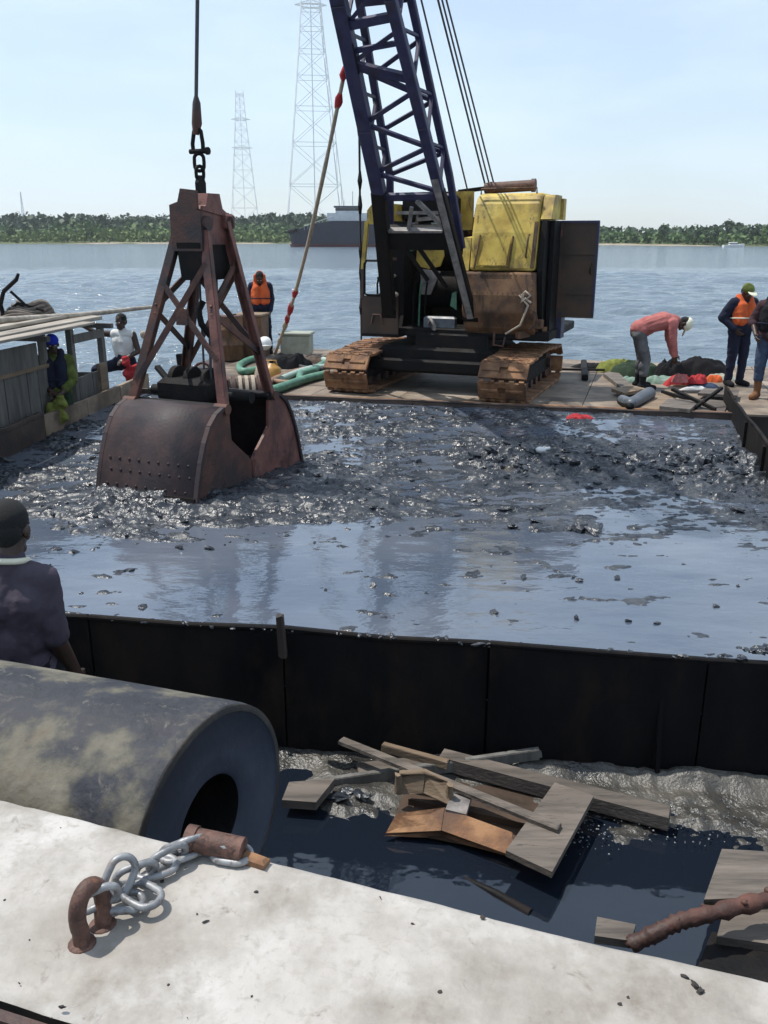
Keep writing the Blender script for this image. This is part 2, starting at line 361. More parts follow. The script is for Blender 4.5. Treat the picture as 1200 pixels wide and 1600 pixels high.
# ------------------------------------------------------------------ far shore
def build_land():
    nx, ny = 120, 40
    xs = np.sign(np.linspace(-1,1,nx))*np.abs(np.linspace(-1,1,nx))**1.8*3100
    v = np.linspace(0, 1, ny)
    def shore(x): return np.where(x < 60, 442, 442 - 112*sstep(40, 150, x)) + 10*(fbm(x*.02, x*0, 3, 2)-.5)
    X = np.repeat(xs[None,:], ny, 0); S = shore(X)
    Y = S + (3150-S)*v[:,None]**2.4
    d = Y - S
    Z = -.35 + 1.0*sstep(0, 6, d) + .5*sstep(6, 30, d) + 5.0*sstep(60, 500, d) + 2*(fbm(X*.01, Y*.01, 3, 4)-.5)*sstep(30,200,d)
    mb = MB(); mb.grid(np.stack([X,Y,Z],-1)); part('land', mb, m_land, kind='structure')
    # narrow pale beach, a sheet a little above the land
    xs = np.linspace(-420, 420, 300); t = np.linspace(0,1,5)
    X = np.repeat(xs[None,:], 5, 0); wdt = np.maximum(.15, 9*(fbm(X*.03, X*0, 3, 8)-.36))
    Y = shore(X) + .8 + wdt*t[:,None]
    d = Y - shore(X)
    Z = -.35 + 1.0*sstep(0, 6, d) + .5*sstep(6,30,d) + .12
    mb = MB(); mb.grid(np.stack([X,Y,Z],-1)); part('beach', mb, m_sand, kind='structure')
    return shore
shore = build_land()

def leaf_quads(mb, centers, size, rnd):
    for c in centers:
        s = size*rnd.uniform(.6, 1.4)
        M = Euler((rnd.uniform(0,6.3), rnd.uniform(0,6.3), rnd.uniform(0,6.3))).to_matrix()
        V = [M @ Vector((s*a*rnd.uniform(.6,1), s*b*rnd.uniform(.6,1), s*rnd.uniform(-.25,.25))) + Vector(c) for a, b in ((-.5,-.5),(.5,-.5),(.5,.5),(-.5,.5))]
        mb.add(V, [(0,1,2),(0,2,3)])
def crown_points(rnd, h, w, n, lobes):
    L = []
    for i in range(lobes):
        L.append((Vector((rnd.gauss(0,w*.24), rnd.gauss(0,w*.24), h*rnd.uniform(.45,.9))), w*rnd.uniform(.16,.34)))
    P = []
    for i in range(n):
        c, r = rnd.choice(L)
        d = Vector((rnd.gauss(0,1), rnd.gauss(0,1), rnd.gauss(0,1))).normalized()*r*rnd.uniform(.45,1.05)
        d.z *= .75; P.append(c+d)
    return P
TREES = []
for i, (h, w, m, lb, n) in enumerate(((11, 10, m_leafD, 7, 420), (9, 8, m_leaf, 6, 340), (13, 11, m_leafD, 9, 480), (7, 8, m_leafL, 5, 300), (15, 12, m_leafD, 10, 520))):
    rnd = random.Random(40+i)
    c = MB(); leaf_quads(c, crown_points(rnd, h, w, n, lb), .95, rnd)
    t = MB(); t.tube([(0,0,-1),(.1,0,h*.3),(.3,.2,h*.6)], [.35,.28,.14], 6)
    for k in range(4):
        a = rnd.uniform(0,6.3); t.tube([(.1,0,h*.3),(math.cos(a)*w*.15,math.sin(a)*w*.15,h*.5),(math.cos(a)*w*.28,math.sin(a)*w*.28,h*.7)], [.16,.1,.05], 5)
    TREES.append((c.me('crown', m), t.me('trunk', m_bark)))
def far_tree(k, x, y, z, s, label, group):
    o = thing('shore_tree', label, 'tree', (x,y,z), random.uniform(0,6.28), group); o.scale = (s,s,s*random.uniform(.85,1.15))
    for nm, d in (('crown', TREES[k][0]), ('trunk', TREES[k][1])):
        c = bpy.data.objects.new(nm, d); COL.objects.link(c); c.parent = o
    return o
# trees of the nearer right bank, one by one
rnd = random.Random(5)
for i in range(30):
    x = 95 + i*4.6 + rnd.uniform(-2,2); y = float(shore(np.array(x))) + rnd.uniform(7, 26)
    hump = .42 + .30*math.exp(-((x-143)/14)**2) + .26*math.exp(-((x-178)/9)**2) + .12*math.exp(-((x-200)/6)**2) + rnd.uniform(-.07,.08)
    far_tree(rnd.choice((0,0,2,4,1)), x, y, .3, hump*1.0, 'broad dark green tree in the wooded right bank across the river', 'trees on the right bank')
# taller trees that stand above the left wood, one by one
for i in range(44):
    x = -330 + i*8.2 + rnd.uniform(-3,3); y = float(shore(np.array(x))) + rnd.uniform(60, 170)
    far_tree(rnd.choice((0,2,4,4,1)), x, y, 1.5, rnd.uniform(.6,.95) + (.12 if x < -110 else 0), 'dark green tree standing above the low wood on the left bank', 'taller trees on the left bank')
for i in range(34):
    x = -300 + i*8.6 + rnd.uniform(-4,4); y = float(shore(np.array(x))) + rnd.uniform(9, 26)
    far_tree(rnd.choice((3,1,3)), x, y, .4, rnd.uniform(.45,.8), 'bright green low tree at the water edge of the left bank', 'low trees on the left bank')
# the wood behind them, one mass
def wood(name, x0, x1, d0, d1, n, hgt, m, seed, size=1.7, rise=0):
    rnd = random.Random(seed); mb = MB(); P = []
    for i in range(n):
        x = rnd.uniform(x0, x1); d = rnd.uniform(d0, d1); y = float(d)
        hh = hgt*(.35+.9*float(vn(np.array(x*.07), np.array(d*.05), seed)))
        P.append((x, y, rnd.random()**.6*hh))
    xs = np.array([p[0] for p in P]); S = shore(xs)
    P = [(p[0], p[1]+float(s), p[2]+rise*max(0, p[1]-40)/200) for p, s in zip(P, S)]
    leaf_quads(mb, P, size, rnd); return part(name, mb, m, kind='stuff')
wood('far_wood_foliage', -420, 60, 90, 330, 19000, 12.5, m_leafD, 3, 2.6, 5.0)
wood('bank_scrub_foliage', -360, 70, 5, 60, 11000, 6.2, m_leafL, 4, 1.6)
wood('mid_wood_foliage', -380, 60, 35, 140, 14000, 10.5, m_leaf, 6, 2.0)
wood('right_bank_foliage', 60, 330, 4, 50, 10000, 4.6, m_leaf, 7, 1.3)
wood('right_wood_foliage', 60, 360, 20, 120, 12000, 7.6, m_leafD, 8, 1.9)

# ------------------------------------------------------------------ the air between
m_haze = bpy.data.materials.new('haze_air'); m_haze.use_nodes = True
_n, _l = m_haze.node_tree.nodes, m_haze.node_tree.links; _n.clear()
_o = _n.new('ShaderNodeOutputMaterial'); _v = _n.new('ShaderNodeVolumePrincipled')
_v.inputs['Color'].default_value = (.86,.93,1,1); _v.inputs['Density'].default_value = .00017; _v.inputs['Anisotropy'].default_value = .15
_l.new(_v.outputs[0], _o.inputs['Volume'])
part('haze', MB().box((0,1370,100), (6800,3900,206)), m_haze, kind='stuff')

# ------------------------------------------------------------------ pylons, mast, ships
def pylon(label, x, y, z0, H, bw, tw, arms, th):
    o = thing('transmission_tower', label, 'pylon', (x,y,z0), .12)
    def half(z):
        t = z/H; return (bw*(1-t)**1.0 + tw*t)*.5 if t < .80 else (bw*.2+tw*.8)*.5*(1-(t-.8)*1.5)
    for sx in (-1,1):
        for sy in (-1,1):
            mb = MB(); N = 8
            for i in range(N):
                a, b = H*i/N, H*(i+1)/N
                mb.beam((sx*half(a),sy*half(a),a),(sx*half(b),sy*half(b),b), th, th)
            part('leg', mb, m_steelP, o)
    lv = [0]; 
    while lv[-1] < H*.97: lv.append(min(H*.98, lv[-1] + max(3.0, half(lv[-1])*1.55)))
    mb = MB()
    for a, b in zip(lv[:-1], lv[1:]):
        ha, hb = half(a), half(b)
        for s in (-1,1):
            for (p,q) in (((-ha,s*ha,a),(hb,s*hb,b)), ((ha,s*ha,a),(-hb,s*hb,b)), ((s*ha,-ha,a),(s*hb,hb,b)), ((s*ha,ha,a),(s*hb,-hb,b))):
                mb.beam(p, q, th*.5, th*.5)
            mb.beam((-hb,s*hb,b),(hb,s*hb,b), th*.6, th*.6); mb.beam((s*hb,-hb,b),(s*hb,hb,b), th*.6, th*.6)
    part('lattice_bracing', mb, m_steelP, o, kind='stuff')
    mb = MB(); mb.beam((0,0,0),(0,0,H*.98), th*1.3, th*1.3); part('lift_shaft', mb, m_steelP, o)
    for (az, aw) in arms:
        mb = MB(); h = half(az*H)
        for s in (-1,1):
            mb.beam((0,s*h,az*H),(-aw,0,az*H+.5), th*.9, th*.9); mb.beam((0,s*h,az*H),(aw,0,az*H+.5), th*.9, th*.9)
            mb.beam((0,s*h,az*H+2.6),(-aw,0,az*H+.5), th*.8, th*.8); mb.beam((0,s*h,az*H+2.6),(aw,0,az*H+.5), th*.8, th*.8)
        mb.beam((-h,-h,az*H),(h,-h,az*H), th, th); mb.beam((-h,h,az*H),(h,h,az*H), th, th)
        part('cross_arm', mb, m_steelP, o)
    return o
pylon('tall pale lattice pylon rising behind the dark ship, top cut off by the picture', -53.5, 712, 6, 178, 45, 9, ((.885,11.5),(.945,11),(.985,9)), .55)
pylon('smaller pale lattice pylon behind the left bank, left of the tall one', -178, 1170, 10, 164, 36, 7, ((.60,13),(.80,12)), .48)
o = thing('radio_mast', 'thin pale mast above the trees at the far left', 'mast', (-245, 620, 6))
mb = MB()
for a in range(3):
    p = Vector((math.cos(a*2.09), math.sin(a*2.09), 0)); mb.beam(p*1.6, p*.2+Vector((0,0,26)), .22, .22)
part('mast_frame', mb, m_steelP, o)
mb = MB()
for i in range(10):
    z = i*2.5; r = 1.6-.14*i*1.0
    for a in range(3):
        p = Vector((math.cos(a*2.09)*r, math.sin(a*2.09)*r, z)); q = Vector((math.cos((a+1)*2.09)*r*.9, math.sin((a+1)*2.09)*r*.9, z+2.4)); mb.beam(p, q, .14, .14)
part('mast_bracing', mb, m_steelP, o, kind='stuff')

def ship():
    o = thing('dredger_ship', 'dark navy ship with red waterline and pale bridge moored off the far bank', 'ship', (-16, 322, 0), .03)
    def hull(z0, z1, m, nm):
        st = [(-17.5,.4),(-16.5,1.6),(-14,3.2),(-9,4.3),(-2,4.6),(10,4.6),(22,4.4),(27,3.2)]
        mb = MB(); V = []
        def deckz(x): return 4.0 if x < -15.2 else (4.4 + 3.6*min(1, max(0,(x+13)/9)) if x > -15.2 else 4.0)
        rows = []
        for (x, w) in st:
            zz = z1 if z1 is not None else max(5.0, min(8.6, 5.2 + .36*(x+16)))
            fl = .82
            rows.append([(x+(.6 if z0<1 and x<-10 else 0), -w*fl, z0),(x,-w,zz),(x,w,zz),(x+(.6 if z0<1 and x<-10 else 0), w*fl, z0)])
        for r in rows: V += r
        F = [(0,1,2,3)]
        for i in range(len(rows)-1):
            for k in range(4):
                j = (k+1) % 4; F.append((i*4+k, (i+1)*4+k, (i+1)*4+j, i*4+j))
        F.append(tuple(len(V)-4+k for k in (3,2,1,0)))
        mb.add(V, F); part(nm, mb, m, o)
    hull(-.8, .9, m_shipr, 'boot_stripe'); hull(.92, None, m_ship, 'hull')
    mb = MB(); mb.tube([(-17.6,0,5.2),(-17.2,-1.4,5.2),(-15,-3.0,5.6)], .75, 8); mb.tube([(-17.6,0,5.2),(-17.2,1.4,5.2),(-15,3,5.6)], .75, 8); part('bow_fender', mb, m_black, o)
    mb = MB(); mb.box((4,0,10.0),(16,6.5,2.6)); part('deck_house', mb, m_shipw, o)
    mb = MB(); mb.box((3.0,0,12.2),(8,5.4,1.8)); part('wheelhouse', mb, m_shipw, o)
    mb = MB(); mb.box((3.0,0,12.5),(8.1,5.5,.9)); part('bridge_window', mb, m_glassd, o)
    mb = MB(); mb.box((3.0,0,13.4),(9.2,6.4,.5)); part('bridge_roof', mb, m_ship, o)
    mb = MB(); mb.cyl((5,0,13.6),(5,0,18.5),.16,6); mb.cyl((5,-1.6,16.5),(5,1.6,16.5),.1,6); mb.cyl((2,0,13.6),(2,0,15.6),.1,6); part('ship_mast', mb, m_shipw, o)
    mb = MB()
    for i in range(9): mb.cyl((-12+i*1.3,-3.9,5.6+i*.45),(-12+i*1.3,-3.9,7.0+i*.42),.06,5)
    mb.tube([(-12,-3.9,7.0),(-1.6,-3.9,10.3)], .06, 5); part('rail', mb, m_shipw, o)
    return o
ship()
def small_boat(label, x, y, L, rz):
    o = thing('motor_boat', label, 'boat', (x,y,0), rz)
    mb = MB(); V = []; rows = [(-L/2,.85),(-L*.2,1.0),(L*.2,.9),(L*.42,.4),(L*.5,.03)]
    for (xx,w) in rows: V += [(xx,-w*.7,-.2),(xx,-w,.75+.12*max(0,xx)),(xx,w,.75+.12*max(0,xx)),(xx,w*.7,-.2)]
    F = [(0,1,2,3)]
    for i in range(4):
        for k in range(4): F.append((i*4+k,(i+1)*4+k,(i+1)*4+(k+1)%4,i*4+(k+1)%4))
    mb.add(V,F); part('hull', mb, m_plastic, o)
    mb = MB(); mb.box((-L*.05,0,1.25),(L*.36,1.4,.85),bev=.15); part('cabin', mb, m_plastic, o)
    mb = MB(); mb.box((-L*.05,0,1.35),(L*.37,1.42,.32)); part('cabin_window', mb, m_glassd, o)
small_boat('small white motor boat off the right bank, near the picture edge', 118, 305, 7.5, .1)
small_boat('white boat half hidden at the very right edge off the far bank', 143, 310, 6.0, 2.6)

# ------------------------------------------------------------------ survey helper: a point of the photograph on a level plane
_P = R(17.706); _cp, _sp = math.cos(_P), math.sin(_P)
def _ray(px, py):
    a = (px-600)/1350; b = (800-py)/1350
    return Vector((a, _cp+b*_sp, -_sp+b*_cp))
def at(px, py, z):
    r = _ray(px, py); t = (z-3.6)/r.z; return Vector((r.x*t, r.y*t, z))
def atD(px, py, D):
    r = _ray(px, py); t = D/r.y; return Vector((r.x*t, D, 3.6+r.z*t))

# ------------------------------------------------------------------ mud barge
NL, NR, FR, FL = Vector((-5.3,5.2)), Vector((2.95,4.1)), Vector((4.85,11.85)), Vector((-3.98,13.85))
barge = thing('mud_barge', 'mud-filled steel barge with dark coaming walls between the white deck and the crane', 'barge', (-.6, 8.6, 0))
def plate(a, b, za0, za1, zb0, zb1, th=.03):
    """upright plate between two plan points, bottom and top given at each end"""
    a = Vector((a[0],a[1])); b = Vector((b[0],b[1])); d = (b-a).normalized(); n = Vector((-d.y, d.x))*th/2
    mb = MB()
    V = []
    for p, z0, z1 in ((a,za0,za1),(b,zb0,zb1)):
        for s in (-1,1):
            V += [(p.x+n.x*s, p.y+n.y*s, z0), (p.x+n.x*s, p.y+n.y*s, z1)]
    return mb.add(V, [(0,1,3,2),(4,6,7,5),(0,4,5,1),(2,3,7,6),(1,5,7,3),(0,2,6,4)])
def wall(a, b, n, z0, tops, m, gap=.012, rail=None, th=.035, nm='coaming_plate'):
    a = Vector(a); b = Vector(b)
    for i in range(n):
        t0, t1 = i/n, (i+1)/n
        g = gap/(b-a).length
        p, q = a.lerp(b, t0+g/2), a.lerp(b, t1-g/2)
        zt0 = np.interp(t0, np.linspace(0,1,len(tops)), tops); zt1 = np.interp(t1, np.linspace(0,1,len(tops)), tops)
        off = random.uniform(-.012,.012)
        part(nm, plate((p.x, p.y+off), (q.x, q.y+off), z0, zt0, z0, zt1, th), m, barge, world=True)
    if rail:
        mb = MB(); N = 14; pts = []
        for i in range(N+1):
            t = i/N; p = a.lerp(b, t); z = np.interp(t, np.linspace(0,1,len(tops)), tops)
            pts.append((p.x, p.y+random.uniform(-.012,.012), z+rail*.4+random.uniform(-.01,.012)))
        for p, q in zip(pts[:-1], pts[1:]): mb.beam(p, q, rail*1.3, rail, bev=.008)
        part('coaming_rail', mb, m, barge, world=True)
    # seams closed from behind by a backing strip
    for i in range(1, n):
        p = a.lerp(b, i/n); zt = np.interp(i/n, np.linspace(0,1,len(tops)), tops)
        d = (b-a).normalized(); 
        mb = MB(); mb.beam((p.x-d.y*.035, p.y+d.x*.035, z0), (p.x-d.y*.035, p.y+d.x*.035, zt-.02), .05, .03, up=(d.y,-d.x,0)); part('seam_strap', mb, m, barge, world=True)
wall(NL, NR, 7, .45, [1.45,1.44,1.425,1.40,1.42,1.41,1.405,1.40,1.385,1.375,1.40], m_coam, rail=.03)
wall(NR, FR.lerp(Vector((5.12,12.95)), 0), 6, .3, [1.40,1.40,1.42,1.42], m_coam, rail=.03)
wall(FR, Vector((5.14,12.95)), 1, .3, [1.42,1.44], m_coam, rail=.03)
wall(FL, FR, 8, .3, [1.25,1.235,1.23,1.225,1.235], m_hull, rail=.03)
wall(Vector((-3.92,14.3)), Vector((-4.22,12.1)), 2, .3, [1.44,1.40], m_coamT, rail=None, th=.06)
wall(Vector((-4.22,12.1)), Vector((-4.42,11.0)), 1, .3, [1.40,1.39], m_coamT, rail=None, th=.06)
wall(Vector((-4.42,11.0)), Vector((-4.6,9.9)), 1, .3, [1.39,1.36], m_hull, rail=.06, th=.06)
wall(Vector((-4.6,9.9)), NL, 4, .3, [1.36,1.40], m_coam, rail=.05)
# short upright pin on the near wall and outer stiffeners
mb = MB(); p = at(442, 990, 1.43); mb.beam((p.x,p.y-.03,1.30),(p.x-.01,p.y-.03,1.56), .05, .05, bev=.01); part('wall_pin', mb.rough(.006), m_hull, barge, world=True)
for k in (.30,.83):
    p = NL.lerp(NR, k); mb = MB(); mb.prism([(p.y-.02,.55),(p.y-.10,.55),(p.y-.02,1.15)], p.x-.012, p.x+.012); part('wall_bracket', mb, m_coam, barge, world=True)
# side deck under the wall, hull sides
mb = MB(); V = [(-7.5,2.9,.52),(3.6,1.0,.52),(4.2,4.05,.52),(-5.6,5.3,.52)]
mb.sheet([V[0],V[1],V[2],V[3]], .05); part('side_deck', mb, m_hull, barge, world=True)
mb = MB()
for a, b in ((NR,FR),(FL,NL)):
    d = (b-a).normalized(); n = Vector((d.y,-d.x))*.06
    mb.sheet([(a.x+n.x,a.y+n.y,-.6),(b.x+n.x,b.y+n.y,-.6),(b.x+n.x,b.y+n.y,.9),(a.x+n.x,a.y+n.y,.9)], .03)
part('hull_side', mb, m_hull, barge, world=True)

# mud and slurry in the hold
m_mud = mat('wet_black_mud', [(.016,.019,.025),(.032,.037,.046),(.062,.066,.072)], 4.5, (.14,.42), bump=.8, bscale=30, dist=.015, spec=.5, dirt=((.13,.105,.06), .55, .66, .78))
m_slurry = water_mat('slurry_film', (.05,.065,.09), .05, [(1.6,.16,.05,(1,2.5,1),4),(9,.18,.012,(1,2,1),3)], ior=1.9, spec=.5, cols=(.9,(.070,.090,.125),(.11,.128,.16),.38,.65))
def hold_uv(nu, nv, inset=.03):
    u = np.linspace(0,1,nu)[None,:]; v = np.linspace(0,1,nv)[:,None]
    X = (NL.x*(1-u)+NR.x*u)*(1-v) + (FL.x*(1-u)+FR.x*u)*v
    Y = (NL.y*(1-u)+NR.y*u)*(1-v) + (FL.y*(1-u)+FR.y*u)*v
    return X, Y
MUDZ = 1.05
def lift(Y): return .135*sstep(9.8, 12.6, np.asarray(Y))
def mud_amp(X, Y):
    heap = np.exp(-((Y-9.75+.12*(X-2.5))/.75)**2)*sstep(.6,1.5,X)*(1-.5*sstep(3.9,4.4,X))
    corner = np.exp(-((X-4.15)**2/.25+(Y-9.7)**2/.5))
    mid = np.exp(-((X+.1)/1.1)**2)*np.exp(-((Y-9.6)/2.0)**2)
    rear = sstep(10.6,11.6,Y)*(.55+.45*fbm(X*.5,Y*.5,2,31))*(1-sstep(1.6,3.2,X)*.75)
    left = sstep(-1.0,-2.4,X)*np.exp(-((Y-8.6)/2.0)**2) + np.exp(-((X+1.4)/1.3)**2)*np.exp(-((Y-7.9)/.65)**2)
    return heap, corner, mid, rear, left
def mud_height(X, Y):
    heap, corner, mid, rear, left = mud_amp(X, Y)
    wx = X + .22*fbm(X*2.2,Y*2.2,3,50); wy = Y + .22*fbm(X*2.2,Y*2.2,3,60)
    def rdg(f, g, sd): return 1-np.abs(2*vn(wx*f, wy*g, sd)-1)
    big = fbm(wx*1.1, wy*1.9, 3, 1)
    ch = .34*rdg(3.2,4.6,2)**1.5 + .26*vn(wx*8, wy*11, 3) + .22*rdg(15,19,4)**1.3 + .18*vn(wx*27, wy*30, 5)
    flake = sstep(.50,.58, fbm(X*2.6, Y*5.2, 4, 21)); patch = sstep(.44,.56, fbm(X*.9,Y*1.5,3,22))
    h = heap*(-.012+.17*ch*(.5+.5*sstep(.38,.55,big))) + corner*.12*ch + mid*(-.014+.050*ch*(.35+.65*patch)) + rear*(-.020+.046*ch*(.35+.65*patch)) + left*(-.022+.058*ch*(.2+.8*patch))
    near = (1-sstep(6.2,8.4,Y))
    fl2 = sstep(.53,.60, fbm(X*1.9+3, Y*5.5, 5, 88)); fl3 = sstep(.60,.66, fbm(X*4.3, Y*9.5, 4, 99))
    fine = .5*vn(wx*13, wy*24, 71)+.5*vn(wx*24, wy*42, 72)
    h = h + .13*np.exp(-((X+2.35)**2/1.1+(Y-8.35)**2/.30)) + .07*np.exp(-((X+1.2)**2/.7+(Y-8.9)**2/.5))
    h = h - .009 - .015*near + (1-near)*.016*sstep(.45,.8,fine)*sstep(.36,.55,fbm(X*1.6,Y*3.0,3,73)) + flake*(1-near)*(.006+.034*(ch-.25)) + fl2*.020*ch + fl3*.024*ch
    return h
def build_mud():
    X, Y = hold_uv(520, 620)
    Z = MUDZ + mud_height(X, Y) + lift(Y)
    mb = MB(); mb.grid(np.stack([X,Y,Z],-1)); part('mud', mb, m_mud, kind='stuff')
    X, Y = hold_uv(160, 200)
    Z = MUDZ + lift(Y) + .010*(fbm(X*.8,Y*1.6,3,91)-.5) + .006*(fbm(X*3,Y*7,2,92)-.5)
    mb = MB(); mb.grid(np.stack([X,Y,Z],-1)); part('slurry_water', mb, m_slurry, kind='stuff')
build_mud()
def clod(mb, c, s, rnd):
    n0 = len(mb.v); M = Euler((rnd.uniform(-.4,.4),rnd.uniform(-.4,.4),rnd.uniform(0,6))).to_matrix()
    mb.ball((0,0,0), 1.0, 7, 4); k0 = len(mb.sm)
    ax = (s*rnd.uniform(.7,1.5), s*rnd.uniform(.5,1.0), s*rnd.uniform(.25,.6)); seen = {}
    for i in range(n0, len(mb.v)):
        p = mb.v[i]; key = tuple(round(q,3) for q in p)
        if key not in seen: seen[key] = rnd.uniform(.55,1.25)
        f = seen[key]; mb.v[i] = tuple(M @ Vector((p[0]*ax[0]*f, p[1]*ax[1]*f, p[2]*ax[2]*f)) + Vector(c))
    nf = len(mb.f); j = nf-1
    while j >= 0 and min(mb.f[j]) >= n0: mb.sm[j] = False; j -= 1
def scatter_clods():
    rnd = random.Random(9); mb = MB(); n = 0
    while n < 1000:
        x = rnd.uniform(-5, 4.7); y = rnd.uniform(4.6, 13.2)
        v = (y-NL.y)/(FL.y-NL.y); xl = NL.x+(FL.x-NL.x)*v; xr = NR.x+(FR.x-NR.x)*((y-NR.y)/(FR.y-NR.y))
        if not (xl+.2 < x < xr-.2) or y > 13.7-.226*(x+4)-.2 or y < 4.75-.133*(x+1.95)+.15: continue
        a = mud_amp(np.array(x), np.array(y)); w = a[0]*1.0+a[1]+a[2]*.16+a[3]*.10+a[4]*.2+.015
        if rnd.random() > w: continue
        s = rnd.choice((.02,.025,.03,.04,.055,.075))*(1.25 if a[0]+a[1] > .5 else .7)
        z = MUDZ + float(lift(y)) + max(0, float(mud_height(np.array(x), np.array(y)))) + s*.05
        clod(mb, (x,y,z), s, rnd); n += 1
    # lumps that stand alone in the film
    for (px, py, s) in ((905,830,.10),(925,833,.09),(888,828,.05),(935,828,.06),(1150,745,.14),(1120,715,.15),(1105,705,.1),(1165,750,.12),(1180,738,.1),(845,705,.08),(895,903,.03),(905,908,.035),(965,905,.03),(900,967,.03),(835,818,.07),(800,825,.06),(1152,800,.07),(560,735,.06),(10,722,.10),(690,1000,.02),(745,690,.07)):
        p = at(px, py, MUDZ); clod(mb, (p.x,p.y,MUDZ+s*.3), s, rnd)
    part('mud_clods', mb, m_mud, kind='stuff')
scatter_clods()
mb = MB(); p = at(845, 703, 1.16); mb.ball(p, (.07,.05,.04), 9, 6); single('white_bottle', mb.tube([p+Vector((.05,0,.01)), p+Vector((.11,.01,.02))], .02, 7), m_plastic, 'white plastic bottle lying on top of the black mud heap', 'bottle')
# ------------------------------------------------------------------ crane pontoon
pont = thing('crane_pontoon', 'flat sandy steel pontoon deck under the crane', 'pontoon', (1.5, 15.5, 0))
poly = [(-3.98,13.98),(-3.45,20.2),(8.0,16.6),(7.2,12.35),(5.22,12.92),(4.9,12.02)]
mb = MB(); mb.prism(poly, .1, 1.17, 'z'); part('hull', mb, m_hull, pont, world=True)
# deck laid from plates, joints left open a little
def deck_plates():
    U = Vector((.958,-.287)); W = Vector((.287,.958)); o = Vector((-3.98,13.98))
    def clip(pl):   # Sutherland-Hodgman against the pontoon outline (non-convex corner handled by dropping it)
        hull = [(-3.9,14.0),(4.93,12.1),(5.24,12.98),(7.1,12.45),(7.9,16.5),(-3.35,20.05)]
        out = pl
        for i in (0,2,3,4,5):
            a = Vector(hull[i]); b = Vector(hull[(i+1) % 6]); 
            if i == 0: b = Vector((4.93,12.1))
            if i == 2: continue
            res = []
            for k in range(len(out)):
                p, q = Vector(out[k]), Vector(out[(k+1) % len(out)])
                sp = (b-a).x*(p-a).y-(b-a).y*(p-a).x; sq = (b-a).x*(q-a).y-(b-a).y*(q-a).x
                if sp >= 0: res.append(tuple(p))
                if (sp >= 0) != (sq >= 0): t = sp/(sp-sq); res.append(tuple(p.lerp(q, t)))
            out = res
            if len(out) < 3: return []
        return out
    for i in range(9):
        for j in range(-2, 7):
            c0 = o + U*(i*1.4) + W*(j*1.35); 
            quad = [tuple(c0+U*.006+W*.006), tuple(c0+U*1.394+W*.006), tuple(c0+U*1.394+W*1.344), tuple(c0+U*.006+W*1.344)]
            q = clip(quad)
            if len(q) < 3: continue
            if all(p[0] > 4.95 and p[1] < 12.95-.262*(p[0]-5.2) for p in q): continue
            mb = MB(); mb.prism(q, 1.172, 1.20+random.uniform(-.004,.004), 'z'); part('deck_plate', mb, m_deck, pont, world=True)
deck_plates()
mb = MB(); mb.beam((-3.95,14.0,1.215),(4.88,12.02,1.215), .07, .05, bev=.01); part('edge_bar', mb, m_orust, pont, world=True)

# ------------------------------------------------------------------ crawler crane
CO = (1.05, 14.75, 1.2)
crane = thing('crawler_crane', 'old yellow and rust crawler crane with dark blue lattice boom on the pontoon', 'crane', CO, R(-21.7))
def cp(name, mb, m, parent=crane, **k): return part(name, mb, m, parent, **k)
# tracks
def shoe_mesh():
    mb = MB(); w = .74
    for (x, dx) in ((-.215,.31),(.215,.31)): mb.box((x,0,0),(dx,.27,.045),bev=.008)
    mb.box((0,-.095,0),(.12,.08,.045)); mb.box((0,.095,0),(.12,.08,.045)); mb.box((0,0,-.02),(.12,.11,.012))
    for k in range(5): mb.box((-.30+k*.15,.142,.004),(.075,.045,.05),bev=.006)
    for s in (-1,1): mb.box((s*.19,0,.028),(.26,.05,.03),bev=.01)
    return mb.me('track_shoe', m_orust)
SHOE = shoe_mesh()
def track(xc):
    t = thing('track', None, None); t.parent = crane; t.location = (xc, 0, 0)
    y0, y1, r = -1.30, .95, .285
    zc = r+.03; Ls = y1-y0; per = 2*Ls+2*math.pi*r; N = 21
    for i in range(N):
        s = per*(i+.35)/N
        if s < Ls: y, z, a = y1-s, zc+r+(.06*math.sin(math.pi*s/Ls)**2 if True else 0), math.pi
        elif s < Ls+math.pi*r:
            th = (s-Ls)/r; y, z, a = y0-math.sin(th)*r, zc+math.cos(th)*r, math.pi+th
        elif s < 2*Ls+math.pi*r: y, z, a = y0+(s-Ls-math.pi*r), zc-r, 0
        else:
            th = (s-2*Ls-math.pi*r)/r; y, z, a = y1+math.sin(th)*r, zc-math.cos(th)*r, th
        o = bpy.data.objects.new('track_shoe', SHOE); COL.objects.link(o); o.parent = t
        o.location = (0, y, z); o.rotation_euler = (a, 0, 0)
        if a == 0: o.rotation_euler = (math.pi, 0, 0)
        elif a == math.pi: o.rotation_euler = (0, 0, 0)
        else:
            # outward normal from the wheel centre
            cy = y0 if y < y0 else y1; nrm = Vector((0, y-cy, z-zc)).normalized(); o.rotation_euler = (math.atan2(-nrm.y, nrm.z), 0, 0)
    mb = MB(); mb.box((0,(y0+y1)/2,zc),(.34,Ls,.30),bev=.04); part('side_frame', mb, m_black, t)
    for y in (y0, y1):
        mb = MB(); mb.cyl((-.17,y,zc),(.17,y,zc),r-.04,18); mb.cyl((-.22,y,zc),(.22,y,zc),.08,12); part('idler_wheel', mb, m_rust, t)
    for k in range(5):
        mb = MB(); yy = y0+.42+k*(Ls-.84)/4; mb.cyl((-.15,yy,.14),(.15,yy,.14),.085,12); part('roller', mb, m_rust, t)
    return t
for xc in (-1.16, 1.38): track(xc)
mb = MB(); mb.box((0.1,-.15,.50),(1.9,1.5,.42),bev=.05); mb.box((.1,-.9,.42),(2.2,.22,.2),bev=.03); mb.box((.1,.7,.42),(2.2,.22,.2),bev=.03); cp('car_body', mb, m_black)
mb = MB(); mb.cyl((.05,0,.70),(.05,0,.86),.72,28); cp('slewing_ring', mb, m_black)
